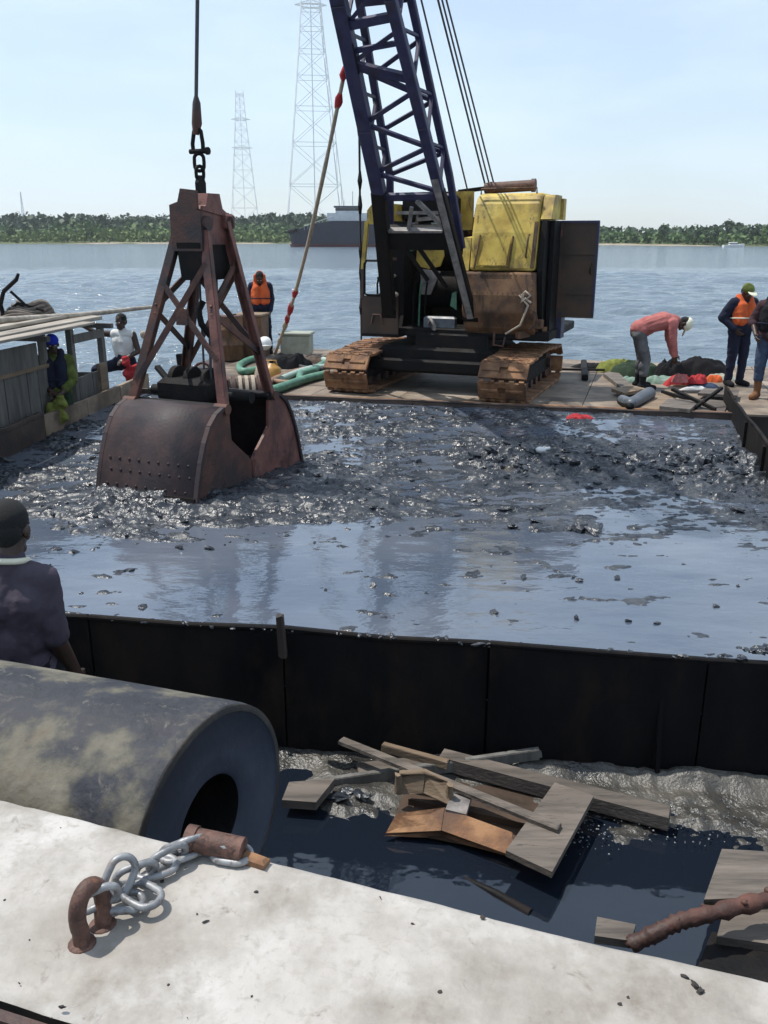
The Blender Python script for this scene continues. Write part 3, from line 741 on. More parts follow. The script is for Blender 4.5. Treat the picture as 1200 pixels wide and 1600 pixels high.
mb = MB(); mb.box((.35,.35,.93),(3.05,2.2,.14),bev=.02); mb.box((.35,-.72,.80),(1.2,.25,.25),bev=.02); cp('turntable_deck', mb, m_black)
# right-hand engine house: yellow cover over a bulging rust-brown front
prof = [(-.90,1.90),(-.80,2.45),(-.66,2.86),(-.56,2.97),(-.42,3.02),(.5,3.02),(.6,2.9),(.6,1.90)]
mb = MB(); mb.prism(prof, .62, 1.63)
o = cp('engine_cover', mb, m_yellow)
bv = o.modifiers.new('bevel', 'BEVEL'); bv.width = .05; bv.segments = 3; bv.limit_method = 'ANGLE'; bv.angle_limit = R(35)
mb = MB(); mb.prism([(-.90,1.90),(-.78,2.38),(.2,2.42),(.2,1.90)], .50, .615); cp('cover_flank', mb, m_yellow)
prof = [(-.93,1.885),(-1.0,1.55),(-1.0,1.30),(-.86,1.05),(-.62,.84),(.2,.84),(.2,1.885)]
mb = MB(); mb.prism(prof, .55, 1.66); o = cp('front_panel', mb, m_ybrown)
bv = o.modifiers.new('bevel', 'BEVEL'); bv.width = .03; bv.segments = 2; bv.limit_method = 'ANGLE'; bv.angle_limit = R(25)
def fy(z, o): return -.90+.1818*(z-1.9)-o
mb = MB(); mb.sheet([(.77,fy(1.99,.05),1.99),(1.20,fy(1.99,.05),1.99),(1.24,fy(2.36,.03),2.36),(.86,fy(2.42,.02),2.42)], -.014); cp('hinged_flap', mb, m_yellow, label='dented yellow sheet flap hanging over the front of the engine cover')
mb = MB(); mb.beam((1.24,fy(1.95,.012),1.95),(1.27,fy(2.4,.012),2.40),.02,.02); cp('panel_seam', mb, m_ybrown); mb = MB(); mb.beam((.70,fy(1.93,.012),1.93),(.76,fy(2.42,.012),2.42),.02,.02); cp('panel_seam', mb, m_ybrown)
mb = MB(); mb.beam((.75,-.945,1.98),(1.22,-.945,1.98),.02,.02); cp('flap_lip', mb, m_yellow)
mb = MB(); mb.beam((1.60,-.93,1.95),(1.60,-.76,2.60),.05,.05); cp('cover_trim', mb, m_ybrown)
mb = MB(); mb.prism([(-.62,.86),(.55,.86),(.55,2.62),(-.70,2.62),(-.86,1.9)], 1.665, 1.74); cp('side_wall', mb, m_black)
mb = MB(); mb.prism([(-.70,2.64),(-.52,2.95),(-.40,2.99),(.05,2.99),(.05,2.64)], 1.64, 1.80); o = cp('side_cover', mb, m_yellow)
mb = MB(); mb.prism([(.0,2.64),(.02,2.95),(.22,2.95),(.22,2.64)], 1.80, 1.84); cp('rear_cover', mb, m_yellow)
d = MB(); d.box((2.12,-.02,1.90),(.58,.03,1.42)); o = cp('side_door', d, m_dkbrown, label='dark rusty side door swung wide open')
for (a,b) in (((1.83,-.03,1.19),(2.41,-.03,1.19)),((1.83,-.03,2.61),(2.41,-.03,2.61)),((1.845,-.03,1.2),(1.845,-.03,2.6)),((2.395,-.03,1.2),(2.395,-.03,2.6))):
    mb = MB(); mb.beam(a,b,.05,.035); part('door_frame', mb, m_boom if a[0]>2.3 or a[2]>2.5 else m_dkbrown, o)
mb = MB(); mb.box((1.80,-.3,1.75),(.06,.5,1.75)); cp('side_dark_panel', mb, m_black)  # black slab standing for the dark opening in the house side
mb = MB(); mb.box((1.86,.1,1.05),(.12,.3,.42)); cp('rear_corner_post', mb, m_boom)
mb = MB(); mb.box((1.60,-.72,1.12),(.32,.20,.14),bev=.02); mb.beam((1.4,-.85,.95),(1.78,-.5,1.02),.1,.1); cp('step', mb, m_ybrown)
mb = MB(); mb.tube([(1.48,-1.03,1.55),(1.55,-1.06,1.62),(1.62,-1.04,1.56),(1.56,-1.06,1.50),(1.46,-1.05,1.57),(1.60,-1.07,1.42),(1.48,-1.0,1.12),(1.25,-.97,.98)], .018, 6); mb.tube([(1.52,-1.05,1.6),(1.5,-1.07,1.45),(1.55,-1.07,1.52),(1.62,-1.0,1.45)], .02, 6); cp('rope_knot', mb, m_rope)
mb = MB(); mb.tube([(1.62,-.98,1.35),(1.70,-.95,1.3),(1.72,-.9,1.15),(1.62,-.95,1.05)], .014, 6); mb.tube([(1.05,-.86,.98),(1.05,-.9,.80),(1.2,-.9,.78),(1.22,-.86,.92)], .02, 6); cp('hook_bar', mb, m_rust)
for z in (1.35, 2.0, 2.45):
    mb = MB(); mb.cyl((1.835,-.04,z-.06),(1.835,-.04,z+.06),.025,8); part('hinge', mb, m_rust, o)
mb = MB(); mb.tube([(2.32,-.04,1.85),(2.32,-.08,1.85),(2.32,-.08,2.0),(2.32,-.04,2.0)],.012,6); part('door_handle', mb, m_black, o)
for z in (1.55, 2.15):
    mb = MB(); mb.beam((1.86,-.045,z),(2.38,-.045,z),.02,.045); part('stiffener', mb, m_dkbrown, o)
for k in range(7):
    mb = MB(); z = 1.18+.055*k; mb.beam((.72,-.955-.002*k,z),(1.02,-.955-.002*k,z),.02,.018) if k in (0,6) else mb.beam((.72,-.985,z),(1.02,-.985,z),.02,.02)
    if 1.30 <= z <= 1.52: cp('louvre', mb, m_dkbrown)
mb = MB()
for x in np.linspace(.60,1.62,14): mb.ball((x,-1.0,1.84),(.012,.006,.012),6,4)
for z in np.linspace(1.35,1.8,6):
    for x in (.59,1.63): mb.ball((x,-1.008,z),(.012,.006,.012),6,4)
cp('rivets', mb, m_rust, kind='stuff')
mb = MB(); mb.tube([(1.50,-.88,2.10),(1.50,-.95,2.10),(1.52,-.90,2.42),(1.52,-.84,2.42)],.014,6); cp('hand_rail', mb, m_ybrown)
mb = MB(); mb.tube([(.70,-.62,3.0),(.70,-.62,3.08),(1.55,-.62,3.08),(1.55,-.62,3.0)],.014,6); cp('hand_rail', mb, m_ybrown)
mb = MB(); mb.cyl((.52,.25,3.13),(1.30,.22,3.16),.085,16); mb.cyl((1.28,.22,3.16),(1.34,.22,3.16),.10,16); mb.cyl((.60,.25,3.13),(.63,.25,3.13),.098,16); cp('exhaust_silencer', mb, m_eye)
# machinery behind the boom
mb = MB(); mb.prism([(.9+.42*math.cos(t),2.62+.42*math.sin(t)) for t in [math.pi*k/12 for k in range(13)]], .28, .82); cp('drum_hood', mb, m_rust)
mb = MB(); mb.box((.60,.52,2.62),(.75,.10,.16),bev=.02); mb.box((.55,.50,2.46),(.7,.12,.09),bev=.02); cp('hood_beam', mb, m_orust)
mb = MB(); mb.box((.62,1.5,2.0),(.9,.9,1.9)); cp('rear_body', mb, m_black)
mb = MB(); mb.beam((.30,-.2,2.05),(.62,-.5,2.45),.035,.05); cp('diagonal_stay', mb, m_grey)
mb = MB(); mb.box((-.38,.45,2.83),(.92,.7,.42),bev=.06); mb.box((-.35,.2,3.06),(.7,.3,.05)); cp('gearbox', mb, m_black)
mb = MB(); mb.box((.12,.40,2.80),(.34,.05,.60)); cp('gear_guard', mb, m_yellow)
for (a,b) in (((-.55,.05,2.66),(.20,.05,2.72)),((-.1,.0,2.45),(.02,.0,2.62))):
    mb = MB(); mb.beam(a,b,.05,.06); cp('brace_bar', mb, m_grey)
for k, (z, y, r) in enumerate(((1.55,.25,.30),(2.05,.55,.26))):
    mb = MB(); mb.cyl((-.5,y,z),(.5,y,z),r,18)
    for s in (-.5,.5): mb.cyl((s-.03,y,z),(s+.03,y,z),r+.12,22)
    cp('winch_drum', mb, m_black)
for s in (-.56,.56):
    mb = MB(); mb.prism([(-.75,.95),(.9,.95),(.7,2.6),(.2,2.9),(-.1,2.4),(-.5,1.5)], s-.03, s+.03); cp('side_plate', mb, m_black)
mb = MB(); mb.box((-.05,.9,1.7),(1.0,.2,1.6)); cp('bulkhead', mb, m_dkbrown)
mb = MB(); mb.prism([(-.41,1.95),(-.2,1.90),(.0,1.94),(.06,2.1),(.02,2.42),(-.38,2.42)], -.42, -.38, 'y'); cp('yellow_guard', mb, m_yellow)
mb = MB(); mb.prism([(-.30,1.50),(-.14,1.50),(.02,1.86),(-.32,1.90)], -.46, -.43, 'y'); cp('grey_guard', mb, m_grey)
mb = MB(); mb.prism([(.19,1.33),(.30,1.27),(.29,1.56),(.22,1.53)], -.44, -.41, 'y'); cp('green_lever_guard', mb, m_hose)
mb = MB(); mb.prism([(-.64,2.15),(-.47,2.17),(-.47,2.36),(-.62,2.36)], -.44, -.41, 'y'); cp('teal_guard', mb, m_hose)
for k in range(3):
    mb = MB(); mb.tube([(-.42+.1*k,-.5,1.0),(-.40+.1*k,-.52,1.5),(-.36+.1*k,-.56,1.7)], .016, 6); cp('control_lever', mb, m_hose if k == 1 else m_black)
mb = MB(); mb.tube([(-.05,-.78,1.05),(.0,-.85,1.15),(.06,-.82,1.05),(.05,-.8,.98)], .03, 6); cp('lower_hose', mb, m_grey)
mb = MB(); mb.box((.10,-.66,1.08),(.52,.12,.2),bev=.03); cp('front_box', mb, m_hose if False else m_boot)
mb = MB(); mb.beam((-.74,-.42,2.755),(.12,-.42,2.75),.03,.05); cp('white_bar', mb, m_grey)
# cab
cab = thing('cab', None, None); cab.parent = crane; cab.location = (-.85,-.2,.85)
def cb(n, mb, m): 
    mb.v = [(p[0]+.85,p[1]+.2,p[2]-.85) for p in mb.v]; return part(n, mb, m, cab)
mb = MB(); mb.box((-.84,-.9,1.17),(.62,.04,.62)); mb.rough(.01); cb('front_panel', mb, m_dkbrown)
mb = MB(); mb.box((-1.14,-.3,1.17),(.04,1.2,.62)); cb('side_panel', mb, m_dkbrown)
mb = MB(); mb.box((-.84,-.3,.87),(.64,1.25,.05)); cb('floor', mb, m_black)
mb = MB(); mb.beam((-1.15,-.9,1.45),(-1.13,-.9,1.9),.05,.05); cb('lower_post', mb, m_dkbrown)
mb = MB(); mb.beam((-1.13,-.9,1.9),(-1.06,-.9,2.62),.06,.06); cb('yellow_post', mb, m_yellow)
mb = MB(); mb.prism([(-1.05,2.58),(-.86,2.58),(-.86,2.90),(-.98,2.86),(-1.05,2.78)], -.92, .4, 'y'); cb('roof_corner', mb, m_yellow)
mb = MB(); mb.tube([(-1.10,-.92,1.52),(-1.10,-.92,1.98),(-1.06,-.92,2.03),(-.84,-.92,2.03),(-.80,-.92,1.98),(-.80,-.92,1.56),(-.84,-.92,1.50),(-1.04,-.92,1.50)], .02, 6, closed=True); cb('window_frame', mb, m_black)
for k, (x, z) in enumerate(((-.92,2.22),(-.86,1.92),(-1.0,1.75))):
    mb = MB(); mb.tube([(x,-.6,1.0),(x,-.62,z-.1),(x+.02,-.62,z)], .016, 6); mb.ball((x+.02,-.62,z), .028, 8, 6); cb('lever', mb, m_black)
mb = MB(); mb.box((-.66,-.5,1.75),(.26,.3,1.75)); mb.box((-.68,-.86,1.35),(.26,.05,.9)); cb('cab_column', mb, m_black)
mb = MB(); mb.tube([(-.98,-.93,1.05),(-.94,-.95,1.2),(-.82,-.95,1.2),(-.78,-.93,1.05)], .014, 6); cb('grab_handle', mb, m_rust)
mb = MB(); mb.beam((-.75,-.93,2.06),(-.55,-.93,2.06),.03,.04); cb('red_bar', mb, m_rust_red)
mb = MB(); mb.beam((-.68,-.95,1.72),(-.56,-.95,1.82),.02,.04); cb('lever_handle', mb, m_grey)
mb = MB(); mb.ball((-.63,-.94,1.5),(.06,.03,.03),8,6); mb.ball((-.56,-.94,1.52),(.05,.03,.04),8,6); mb.rough(.008); cb('rag', mb, m_rope)
mb = MB(); mb.box((-.9,.42,2.2),(.05,.05,1.3)); cb('rear_post', mb, m_black)

# boom
boom = thing('boom', None, None); boom.parent = crane; boom.location = (0,-.9,1.24)
BD = Vector((0,-.5451,.8384)); BN = Vector((0,.8384,.5451)); BL = 10.09
def hw(s): return float(np.interp(s, [0,2.05,4.55,7,BL], [.68,.45,.33,.30,.20]))
def dpt(s): return float(np.interp(s, [0,2.05,4.55,8,BL], [.10,.48,.62,.55,.30]))
def cx(s): return float(np.interp(s, [0,2.05,4.55,BL], [0,.055,-.03,0]))
def BP(s, u, v): return BD*s + BN*(v*dpt(s)) + Vector((cx(s)+u*hw(s), 0, 0))
for u in (-1,1):
    for v in (0,1):
        mb = MB(); ss = [0,1,2.05,3,4.55,6,8,BL]
        w = (.19 if u < 0 else .14) if v == 0 else .10
        for a, b in zip(ss[:-1], ss[1:]):
            if v == 1 and a < .5: continue
            mb.beam(BP(a,u,v), BP(b,u,v), w, w*.8, up=BN, bev=.012)
        part('chord', mb, m_boom, boom)
        if v == 0:
            mb = MB(); mb.beam(BP(0,u,0), BP(2.1,u,0), w+.012, w*.8+.012, up=BN, bev=.012); part('chord_foot', mb, m_black, boom)
mb = MB(); mb.beam(BP(-.02,1,0)+BN*-.07, BP(2.3,1,0)+BN*-.07, .10, .012, up=BN); part('chord_highlight', mb, m_grey, boom)  # grey strip painted as the pale highlight along the right chord
for u in (-1,1):
    mb = MB(); mb.cyl(BP(-.05,u,.3)+Vector((-.12,0,0)), BP(-.05,u,.3)+Vector((.12,0,0)), .10, 14); part('foot_pin', mb, m_black, boom)
    mb = MB(); mb.sheet([BP(0,u,0)+Vector((-.03,0,0)),BP(1.0,u,0)+Vector((-.03,0,0)),BP(1.0,u,1)+Vector((-.03,0,0)),BP(0,u,1)+Vector((-.03,0,0))], .06); part('foot_plate', mb, m_black, boom)
def bar(a, b, t=.055, m=m_boom, nm='lacing'): 
    mb = MB(); mb.beam(a, b, t, t*.8, up=BN); part(nm, mb, m, boom)
# wide box between the legs at the foot
a, b = BP(1.30,-1,0), BP(1.30,1,0)
mb = MB(); mb.beam(a+BN*.1, b+BN*.1, .30, .22, up=BN, bev=.01); part('foot_cross_box', mb, m_black, boom)
mb = MB(); mb.beam(BP(1.47,-.9,0)+BN*.02, BP(1.47,.8,0)+BN*.02, .035, .10, up=BN); part('worn_top_edge', mb, m_grey, boom)
mb = MB(); mb.beam(BP(.62,.1,0), BP(1.2,-.4,0), .05, .05); mb.beam(BP(.5,.55,0), BP(1.2,0,0), .05, .05); part('foot_diagonal', mb, m_black, boom)
bar(BP(1.5,.9,0), BP(1.95,.2,0), .06, m_grey); bar(BP(1.5,-.2,0), BP(1.85,.0,0), .05, m_grey); bar(BP(2.02,-1,0), BP(2.02,1,0), .08); bar(BP(1.75,-1,1), BP(1.75,1,1), .08)
# lacing: front, back and side faces
fn = [2.08, 2.38, 2.72, 3.08, 3.46, 3.84]
for v in (0, 1):
    for i, (a, b) in enumerate(zip(fn[:-1], fn[1:])):
        u = (-1 if (i + v) % 2 else 1)
        bar(BP(a,u,v), BP(b,-u,v))
bar(BP(3.84,-1,0), BP(3.62,1,0), .10); bar(BP(4.0,-1,0), BP(4.06,1,0), .06); bar(BP(3.86,-1,0), BP(4.2,1,0), .05)
bar(BP(4.30,-1,0), BP(4.36,1,0), .10); bar(BP(4.33,-1,1), BP(4.33,1,1), .08); bar(BP(4.36,-.7,0), BP(4.72,.7,0), .05); bar(BP(4.36,-.6,1), BP(4.72,.8,1), .05)
bar(BP(4.74,-1,0), BP(4.74,1,0), .14); bar(BP(4.74,-1,1), BP(4.74,1,1), .12)
k = 4.74; i = 0
while k < 9.6:
    for v in (0,1): bar(BP(k,(-1 if (i+v)%2 else 1),v), BP(k+.45,(1 if (i+v)%2 else -1),v))
    k += .45; i += 1
for u in (-1,1):
    ks = np.arange(2.08, 9.6, .36)
    for i, (a, b) in enumerate(zip(ks[:-1], ks[1:])): bar(BP(a,u,i%2), BP(b,u,(i+1)%2), .042)
for u, s0, s1 in ((-1,3.75,4.12),(-1,4.62,4.9),(1,4.62,4.85)):
    mb = MB(); mb.sheet([BP(s0,u,0)-BN*.05,BP(s0,u*.72,0)-BN*.05,BP(s1,u*.72,0)-BN*.05,BP(s1,u,0)-BN*.05], .025); part('gusset_plate', mb, m_black, boom)
mb = MB(); c = BP(BL,0,.5)
for x in (-.08,.08): mb.cyl(c+Vector((x-.04,0,0)), c+Vector((x+.04,0,0)), .28, 20)
part('tip_sheave', mb, m_black, boom)
# ropes of the crane
TIPL = Vector((0,-.9,1.24)) + BP(BL,0,.5)
for (p, r) in (((.17,.45,3.10),.014),((.42,.7,3.12),.016),((.53,.5,3.16),.014),((.63,.4,3.17),.014),((-.30,.3,3.0),.012)):
    mb = MB(); p = Vector(p); q = TIPL + Vector((p.x*.2, .1, .1))
    mb.tube([p, p.lerp(q,.5)+Vector((0,0,-.03)), q], r, 6, smooth=True); cp('pendant_rope', mb, m_wire)
mb = MB(); mb.beam((-.2,.55,2.7),(.0,.5,3.1),.05,.05); mb.beam((.75,.6,2.8),(.55,.5,3.18),.05,.05); mb.beam((0.0,.5,3.1),(.65,.45,3.16),.06,.06); cp('gantry_frame', mb, m_black)
TIPW = TM(crane) @ TIPL

# ------------------------------------------------------------------ clamshell grab
GO = (-1.95, 9.18, 1.02)
grab = thing('clamshell_grab', 'rust brown clamshell grab bucket hanging by a wire rope over the mud', 'grab bucket', GO, R(-24))
def gp(n, mb, m, p=None): return part(n, mb, m, p or grab)
W = .58
def shell(sg):
    """one jaw: back plate swept along x, two side plates; sg=-1 nearer jaw, +1 farther jaw"""
    sh = thing('jaw', None, None); sh.parent = grab
    back = [(.40,.95),(.50,.945),(.62,.905),(.74,.81),(.84,.66),(.92,.48),(.98,.30),(1.035,.10),(1.08,-.10),(1.10,-.22)]
    V = []; F = []; n = len(back)
    mb = MB()
    for x in (-W, W):
        for (y,z) in back: V.append((x, sg*y, z))
    for (y,z) in back: pass
    F = [(i, i+1, n+i+1, n+i) for i in range(n-1)]
    mb.add(V, F, True)
    o = part('back_plate', mb, m_shell, sh); so = o.modifiers.new('thick','SOLIDIFY'); so.thickness = .03; so.offset = 0
    for x in (-W, W):
        pl = [(sg*y*.995, z) for (y,z) in back] + [(sg*.50,-.30),(sg*.02,-.22),(sg*.015,.30),(sg*.06,.36),(sg*.24,.50),(sg*.36,.60),(sg*.38,.90)]
        mb = MB(); mb.prism(pl, x-.016, x+.016); part('side_plate', mb, m_rust_red if sg > 0 else m_rust, sh)
        # rim strip along the edge of the plate and wear shoe at the lip
        mb = MB()
        for a, b in zip(back[:-1], back[1:]): mb.beam((x+.02*(1 if x>0 else -1), sg*a[0], a[1]), (x+.02*(1 if x>0 else -1), sg*b[0], b[1]), .05, .035)
        part('edge_strip', mb, m_shell, sh)
        xx = x+.022*(1 if x > 0 else -1)
        mb = MB(); mb.prism([(sg*1.05,.04),(sg*.66,.015),(sg*.52,-.24),(sg*1.10,-.24)], min(x,xx*1.03), max(x,xx*1.03)); part('wear_plate', mb, m_grey if False else m_shell, sh)
        mb = MB(); mb.beam((xx*1.02, sg*1.055,.048),(xx*1.02, sg*.66,.022),.02,.018); part('weld_edge', mb, m_grey, sh)
    # lip plate with bolts
    mb = MB(); mb.prism([(sg*1.02,.16),(sg*1.055,.16),(sg*1.145,-.24),(sg*1.10,-.24)], -W-.02, W+.02); part('lip_plate', mb, m_black, sh)
    mb = MB()
    for row, (y,z) in enumerate(((.93,.45),(.966,.34),(1.008,.20))):
        for k in range(9):
            x = -W+.10+k*(2*W-.2)/8 + (.03 if row % 2 else 0); mb.ball((x, sg*(y+.018), z), (.017,.011,.017), 7, 5)
    b = part('bolts', mb, m_shell, sh, kind='stuff')
    mb = MB(); mb.cyl((-W-.03, sg*.40,.93),(W+.03, sg*.40,.93),.045,12); part('jaw_shaft', mb, m_black, sh)
    return sh
shell(-1); shell(1)
mb = MB(); mb.beam((W+.02,-.03,-.05),(W+.02,.06,.30),.03,.04); gp('jaw_seam', mb, m_rust_red)
mb = MB(); mb.cyl((-W-.05,0,.98),(W+.05,0,.98),.06,14); gp('hinge_shaft', mb, m_black)
mb = MB(); mb.box((-.1,0,1.02),(.62,.42,.26),bev=.05); gp('lower_block', mb, m_black)
for x in (-.3,-.1,.12):
    mb = MB(); mb.cyl((x-.03,0,1.12),(x+.03,0,1.12),.14,18); gp('lower_sheave', mb, m_black)
# head
HX = .15
mb = MB(); mb.prism([(-.22,2.50),(.22,2.50),(.22,2.80),(.14,2.84),(.10,2.98),(-.10,2.98),(-.14,2.87),(-.22,2.83)], HX-.15, HX+.15); gp('head_block', mb, m_rust_red)
mb = MB(); mb.prism([(HX-.20,2.44),(HX+.16,2.44),(HX+.16,2.80),(HX+.12,2.82),(HX+.12,3.0),(HX-.06,3.02),(HX-.10,2.90),(HX-.20,2.87)], -.262, -.222, 'y'); gp('head_cheek', mb, m_rust)
mb = MB(); mb.prism([(-.22,2.16),(.22,2.16),(.27,2.52),(-.27,2.52)], HX-.14, HX+.14); gp('sheave_housing', mb, m_black)
for (x,y) in ((-.15,-.18),(.15,-.18),(.15,.18),(-.15,.18)):
    mb = MB(); mb.cyl((HX+x-.05,y,2.70),(HX+x+.05,y,2.70),.07,12); gp('head_pin', mb, m_rust)
mb = MB(); mb.beam((HX+.152,-.22,2.84),(HX+.152,.22,2.78),.03,.04); gp('head_rib', mb, m_rust_red)
mb = MB(); mb.box((HX+.15,.19,2.72),(.10,.16,.15),bev=.02); gp('arm_bracket', mb, m_rust_red)
# arms (channel section) and their bracing
arms = {}
for (nm, x0, y0, x1, y1, m) in (('nl',-.15,-.19,-W+.02,-.46,m_rust),('nr',.13,-.20,W-.02,-.44,m_rust_red),('fr',.15,.19,W,.46,m_rust_red),('fl',-.12,.19,-W+.02,.46,m_rust)):
    a, b = Vector((HX+x0,y0,2.72)), Vector((x1,y1,.93)); arms[nm] = (a,b)
    sx = 1 if x1 > 0 else -1; sy = 1 if y1 > 0 else -1
    mb = MB(); mb.beam(a, b, .012, .088, up=(1,0,0)); off = Vector((sx*.046,0,0)); 
    mb.beam(a+off+Vector((0,sy*-.03,0)), b+off+Vector((0,sy*-.025,0)), .055, .014, up=(1,0,0)); mb.beam(a-off+Vector((0,sy*-.03,0)), b-off+Vector((0,sy*-.025,0)), .055, .014, up=(1,0,0))
    gp('arm', mb, m)
    mb = MB(); mb.cyl(b+Vector((-.08,0,0)), b+Vector((.07,0,0)), .055, 12); gp('arm_pin', mb, m_rust)
def br(p, t, q, s, w=.06, m=m_rust):
    a = arms[p][0].lerp(arms[p][1], t); b = arms[q][0].lerp(arms[q][1], s); mb = MB(); mb.beam(a, b, .02, w, up=(0,0,1)); gp('arm_brace', mb, m)
br('nl',.88,'nr',.22); br('nl',.33,'nr',.74); br('fl',.30,'fr',.74); br('fl',.85,'fr',.25)
for (t,s) in ((.46,.22),(.48,.74)): br('nr',t,'fr',s,.06); br('nl',t,'fl',s,.06)
mb = MB(); c = arms['nl'][0].lerp(arms['nl'][1],.52).lerp(arms['nr'][0].lerp(arms['nr'][1],.5),.5); mb.box(c,(.14,.03,.16)); gp('brace_gusset', mb, m_rust)
for (x,y) in ((HX-.06,-.03),(HX-.02,.05),(HX+.05,-.04),(HX+.09,.06)):
    mb = MB(); mb.tube([(x,y,2.3),(x*.8,y,1.15)], .012, 6); gp('closing_rope', mb, m_wire)
mb = MB(); mb.tube([(HX-.02,-.05,1.95),(HX-.06,-.09,1.85),(HX-.01,-.12,1.72),(HX+.05,-.06,1.6)], .035, 7); gp('rope_guide', mb, m_black)
# suspension: lug, links, shackle, socket
SW = TM(grab) @ Vector((HX,0,3.0))
mb = MB(); mb.prism([(-.06,2.98),(.06,2.98),(.065,3.08),(.03,3.15),(-.03,3.15),(-.065,3.08)], HX-.02, HX+.02); gp('lifting_lug', mb, m_black)
def link_loop(c, L, w, ang, M0=Matrix()):
    pts = []
    for k in range(20):
        t = 2*math.pi*k/20; x = w/2*math.cos(t); z = (L-w)/2*(1 if math.sin(t) > 0 else -1)*(abs(math.sin(t)) > .02) + w/2*math.sin(t)
        pts.append(Vector(c)+Vector((x*math.cos(ang), x*math.sin(ang), z)))
    return pts
for (z, L, w, an) in ((3.17,.13,.085,1.2),(3.27,.16,.10,.2)):
    mb = MB(); mb.tube(link_loop((HX,0,z),L,w,an), .018, 7, closed=True); gp('lifting_link', mb, m_black)
mb = MB(); mb.tube([(HX-.06,0,3.36),(HX-.065,0,3.44),(HX-.04,0,3.55),(HX,0,3.60),(HX+.04,0,3.55),(HX+.055,0,3.44),(HX+.055,0,3.36)], .02, 8); mb.cyl((HX-.10,0,3.37),(HX+.11,0,3.37),.024,10); mb.cyl((HX+.09,0,3.37),(HX+.12,0,3.37),.036,8); gp('shackle', mb, m_black)
mb = MB(); mb.tube([(HX-.02,0,3.52),(HX,0,3.62),(HX+.01,0,3.80),(HX+.01,0,3.86)], [.03,.052,.04,.02], 10); gp('rope_socket', mb, m_rust)
top = TM(grab) @ Vector((HX+.01,0,3.84))
mb = MB(); mb.tube([top, top.lerp(TIPW,.5), TIPW], .019, 7); part('hoist_rope', mb, m_wire, crane, world=True)

# tag line with rags, and the dark vertical rope, both from the boom to the pontoon
bl = TM(crane) @ (Vector((0,-.9,1.24)) + BP(3.95,-1.1,0))
end = at(430, 553, 1.28)
tl = thing('tag_line', 'pale fraying rope with red rags slanting from the boom down to the deck', 'rope', end)
pts = [bl.lerp(end, t) + Vector((0,0,-.35*math.sin(math.pi*t))) for t in np.linspace(0,1,24)]
mb = MB(); mb.tube(pts, [.026 + .008*random.random() for _ in pts], 7); part('rope', mb, m_rope, tl, world=True)
rr = random.Random(4)
for t in (.03,.08,.62,.70,.76,.80,.90):
    p = bl.lerp(end, t)+Vector((0,0,-.35*math.sin(math.pi*t))); mb = MB()
    d = (end-bl).normalized()
    mb.tube([p-d*rr.uniform(.08,.2), p-d*.03, p+d*.05, p+d*rr.uniform(.1,.25)], [.03,.055,.05,.028], 7); mb.rough(.012, seed=int(t*100))
    part('rag', mb, m_red if .6 < t < .79 or t < .1 else m_rope, tl, world=True)
b2 = TM(crane) @ (Vector((0,-.9,1.24)) + BP(3.35,-1.05,0)); e2 = at(565, 572, 1.2)
vr = thing('hanging_rope', 'dark knotted rope hanging straight from the boom to the left track', 'rope', e2)
pts = [b2.lerp(e2, t)+Vector((-.10*math.sin(math.pi*t)*0,0,-.02)) for t in np.linspace(0,1,16)]
mb = MB(); mb.tube(pts, .016, 6); part('rope', mb, m_wire, vr, world=True)
for t in (.06,.22,.30,.46,.55,.70):
    p = b2.lerp(e2, t); mb = MB(); mb.tube([p+Vector((0,0,.14)),p,p+Vector((0,0,-.12))],[.018,.036,.018],6); part('knot', mb.rough(.006), m_black, vr, world=True)

# ------------------------------------------------------------------ people
def capsule(mb, a, b, r0, r1, n=12):
    a, b = Vector(a), Vector(b); d = b-a; L = d.length
    if L < 1e-5: return mb.ball(a, max(r0, r1), n, 8)
    d.normalize(); pts = []; rs = []
    for k in range(4): t = math.pi/2*(1-k/4); pts.append(a-d*r0*math.sin(t)); rs.append(max(.0008, r0*math.cos(t)))
    pts.append(a); rs.append(r0); pts.append(a.lerp(b,.5)); rs.append((r0+r1)/2); pts.append(b); rs.append(r1)
    for k in range(1,5): t = math.pi/2*k/4; pts.append(b+d*r1*math.sin(t)); rs.append(max(.0008, r1*math.cos(t)))
    return mb.tube(pts, rs, n)
def remesh(name, mb, vox, m, smooth=2, wr=0.0, seed=0):
    o = bpy.data.objects.new('t', mb.me('t')); COL.objects.link(o)
    md = o.modifiers.new('r','REMESH'); md.mode = 'VOXEL'; md.voxel_size = vox; md.use_smooth_shade = True
    if smooth: s = o.modifiers.new('s','SMOOTH'); s.iterations = smooth; s.factor = .5
    dg = bpy.context.evaluated_depsgraph_get(); dg.update()
    me = bpy.data.meshes.new_from_object(o.evaluated_get(dg)); bpy.data.objects.remove(o)
    me.name = name; me.materials.clear(); me.materials.append(m)
    if wr > 0:
        n = len(me.vertices); co = np.empty(n*3); no = np.empty(n*3); me.vertices.foreach_get('co', co); me.vertices.foreach_get('normal', no)
        co = co.reshape(-1,3); no = no.reshape(-1,3)
        w = fbm(co[:,0]*11+co[:,2]*5, co[:,2]*14+co[:,1]*9, 3, seed)-.5; w2 = 1-np.abs(2*vn(co[:,0]*7+co[:,1]*6+seed, co[:,2]*9-co[:,0]*4, seed+3)-1)
        me.vertices.foreach_set('co', (co + no*((w*1.2+(w2-.5)*.5)*wr)[:,None]).ravel()); me.update()
    me.polygons.foreach_set('use_smooth', [True]*len(me.polygons))
    return me
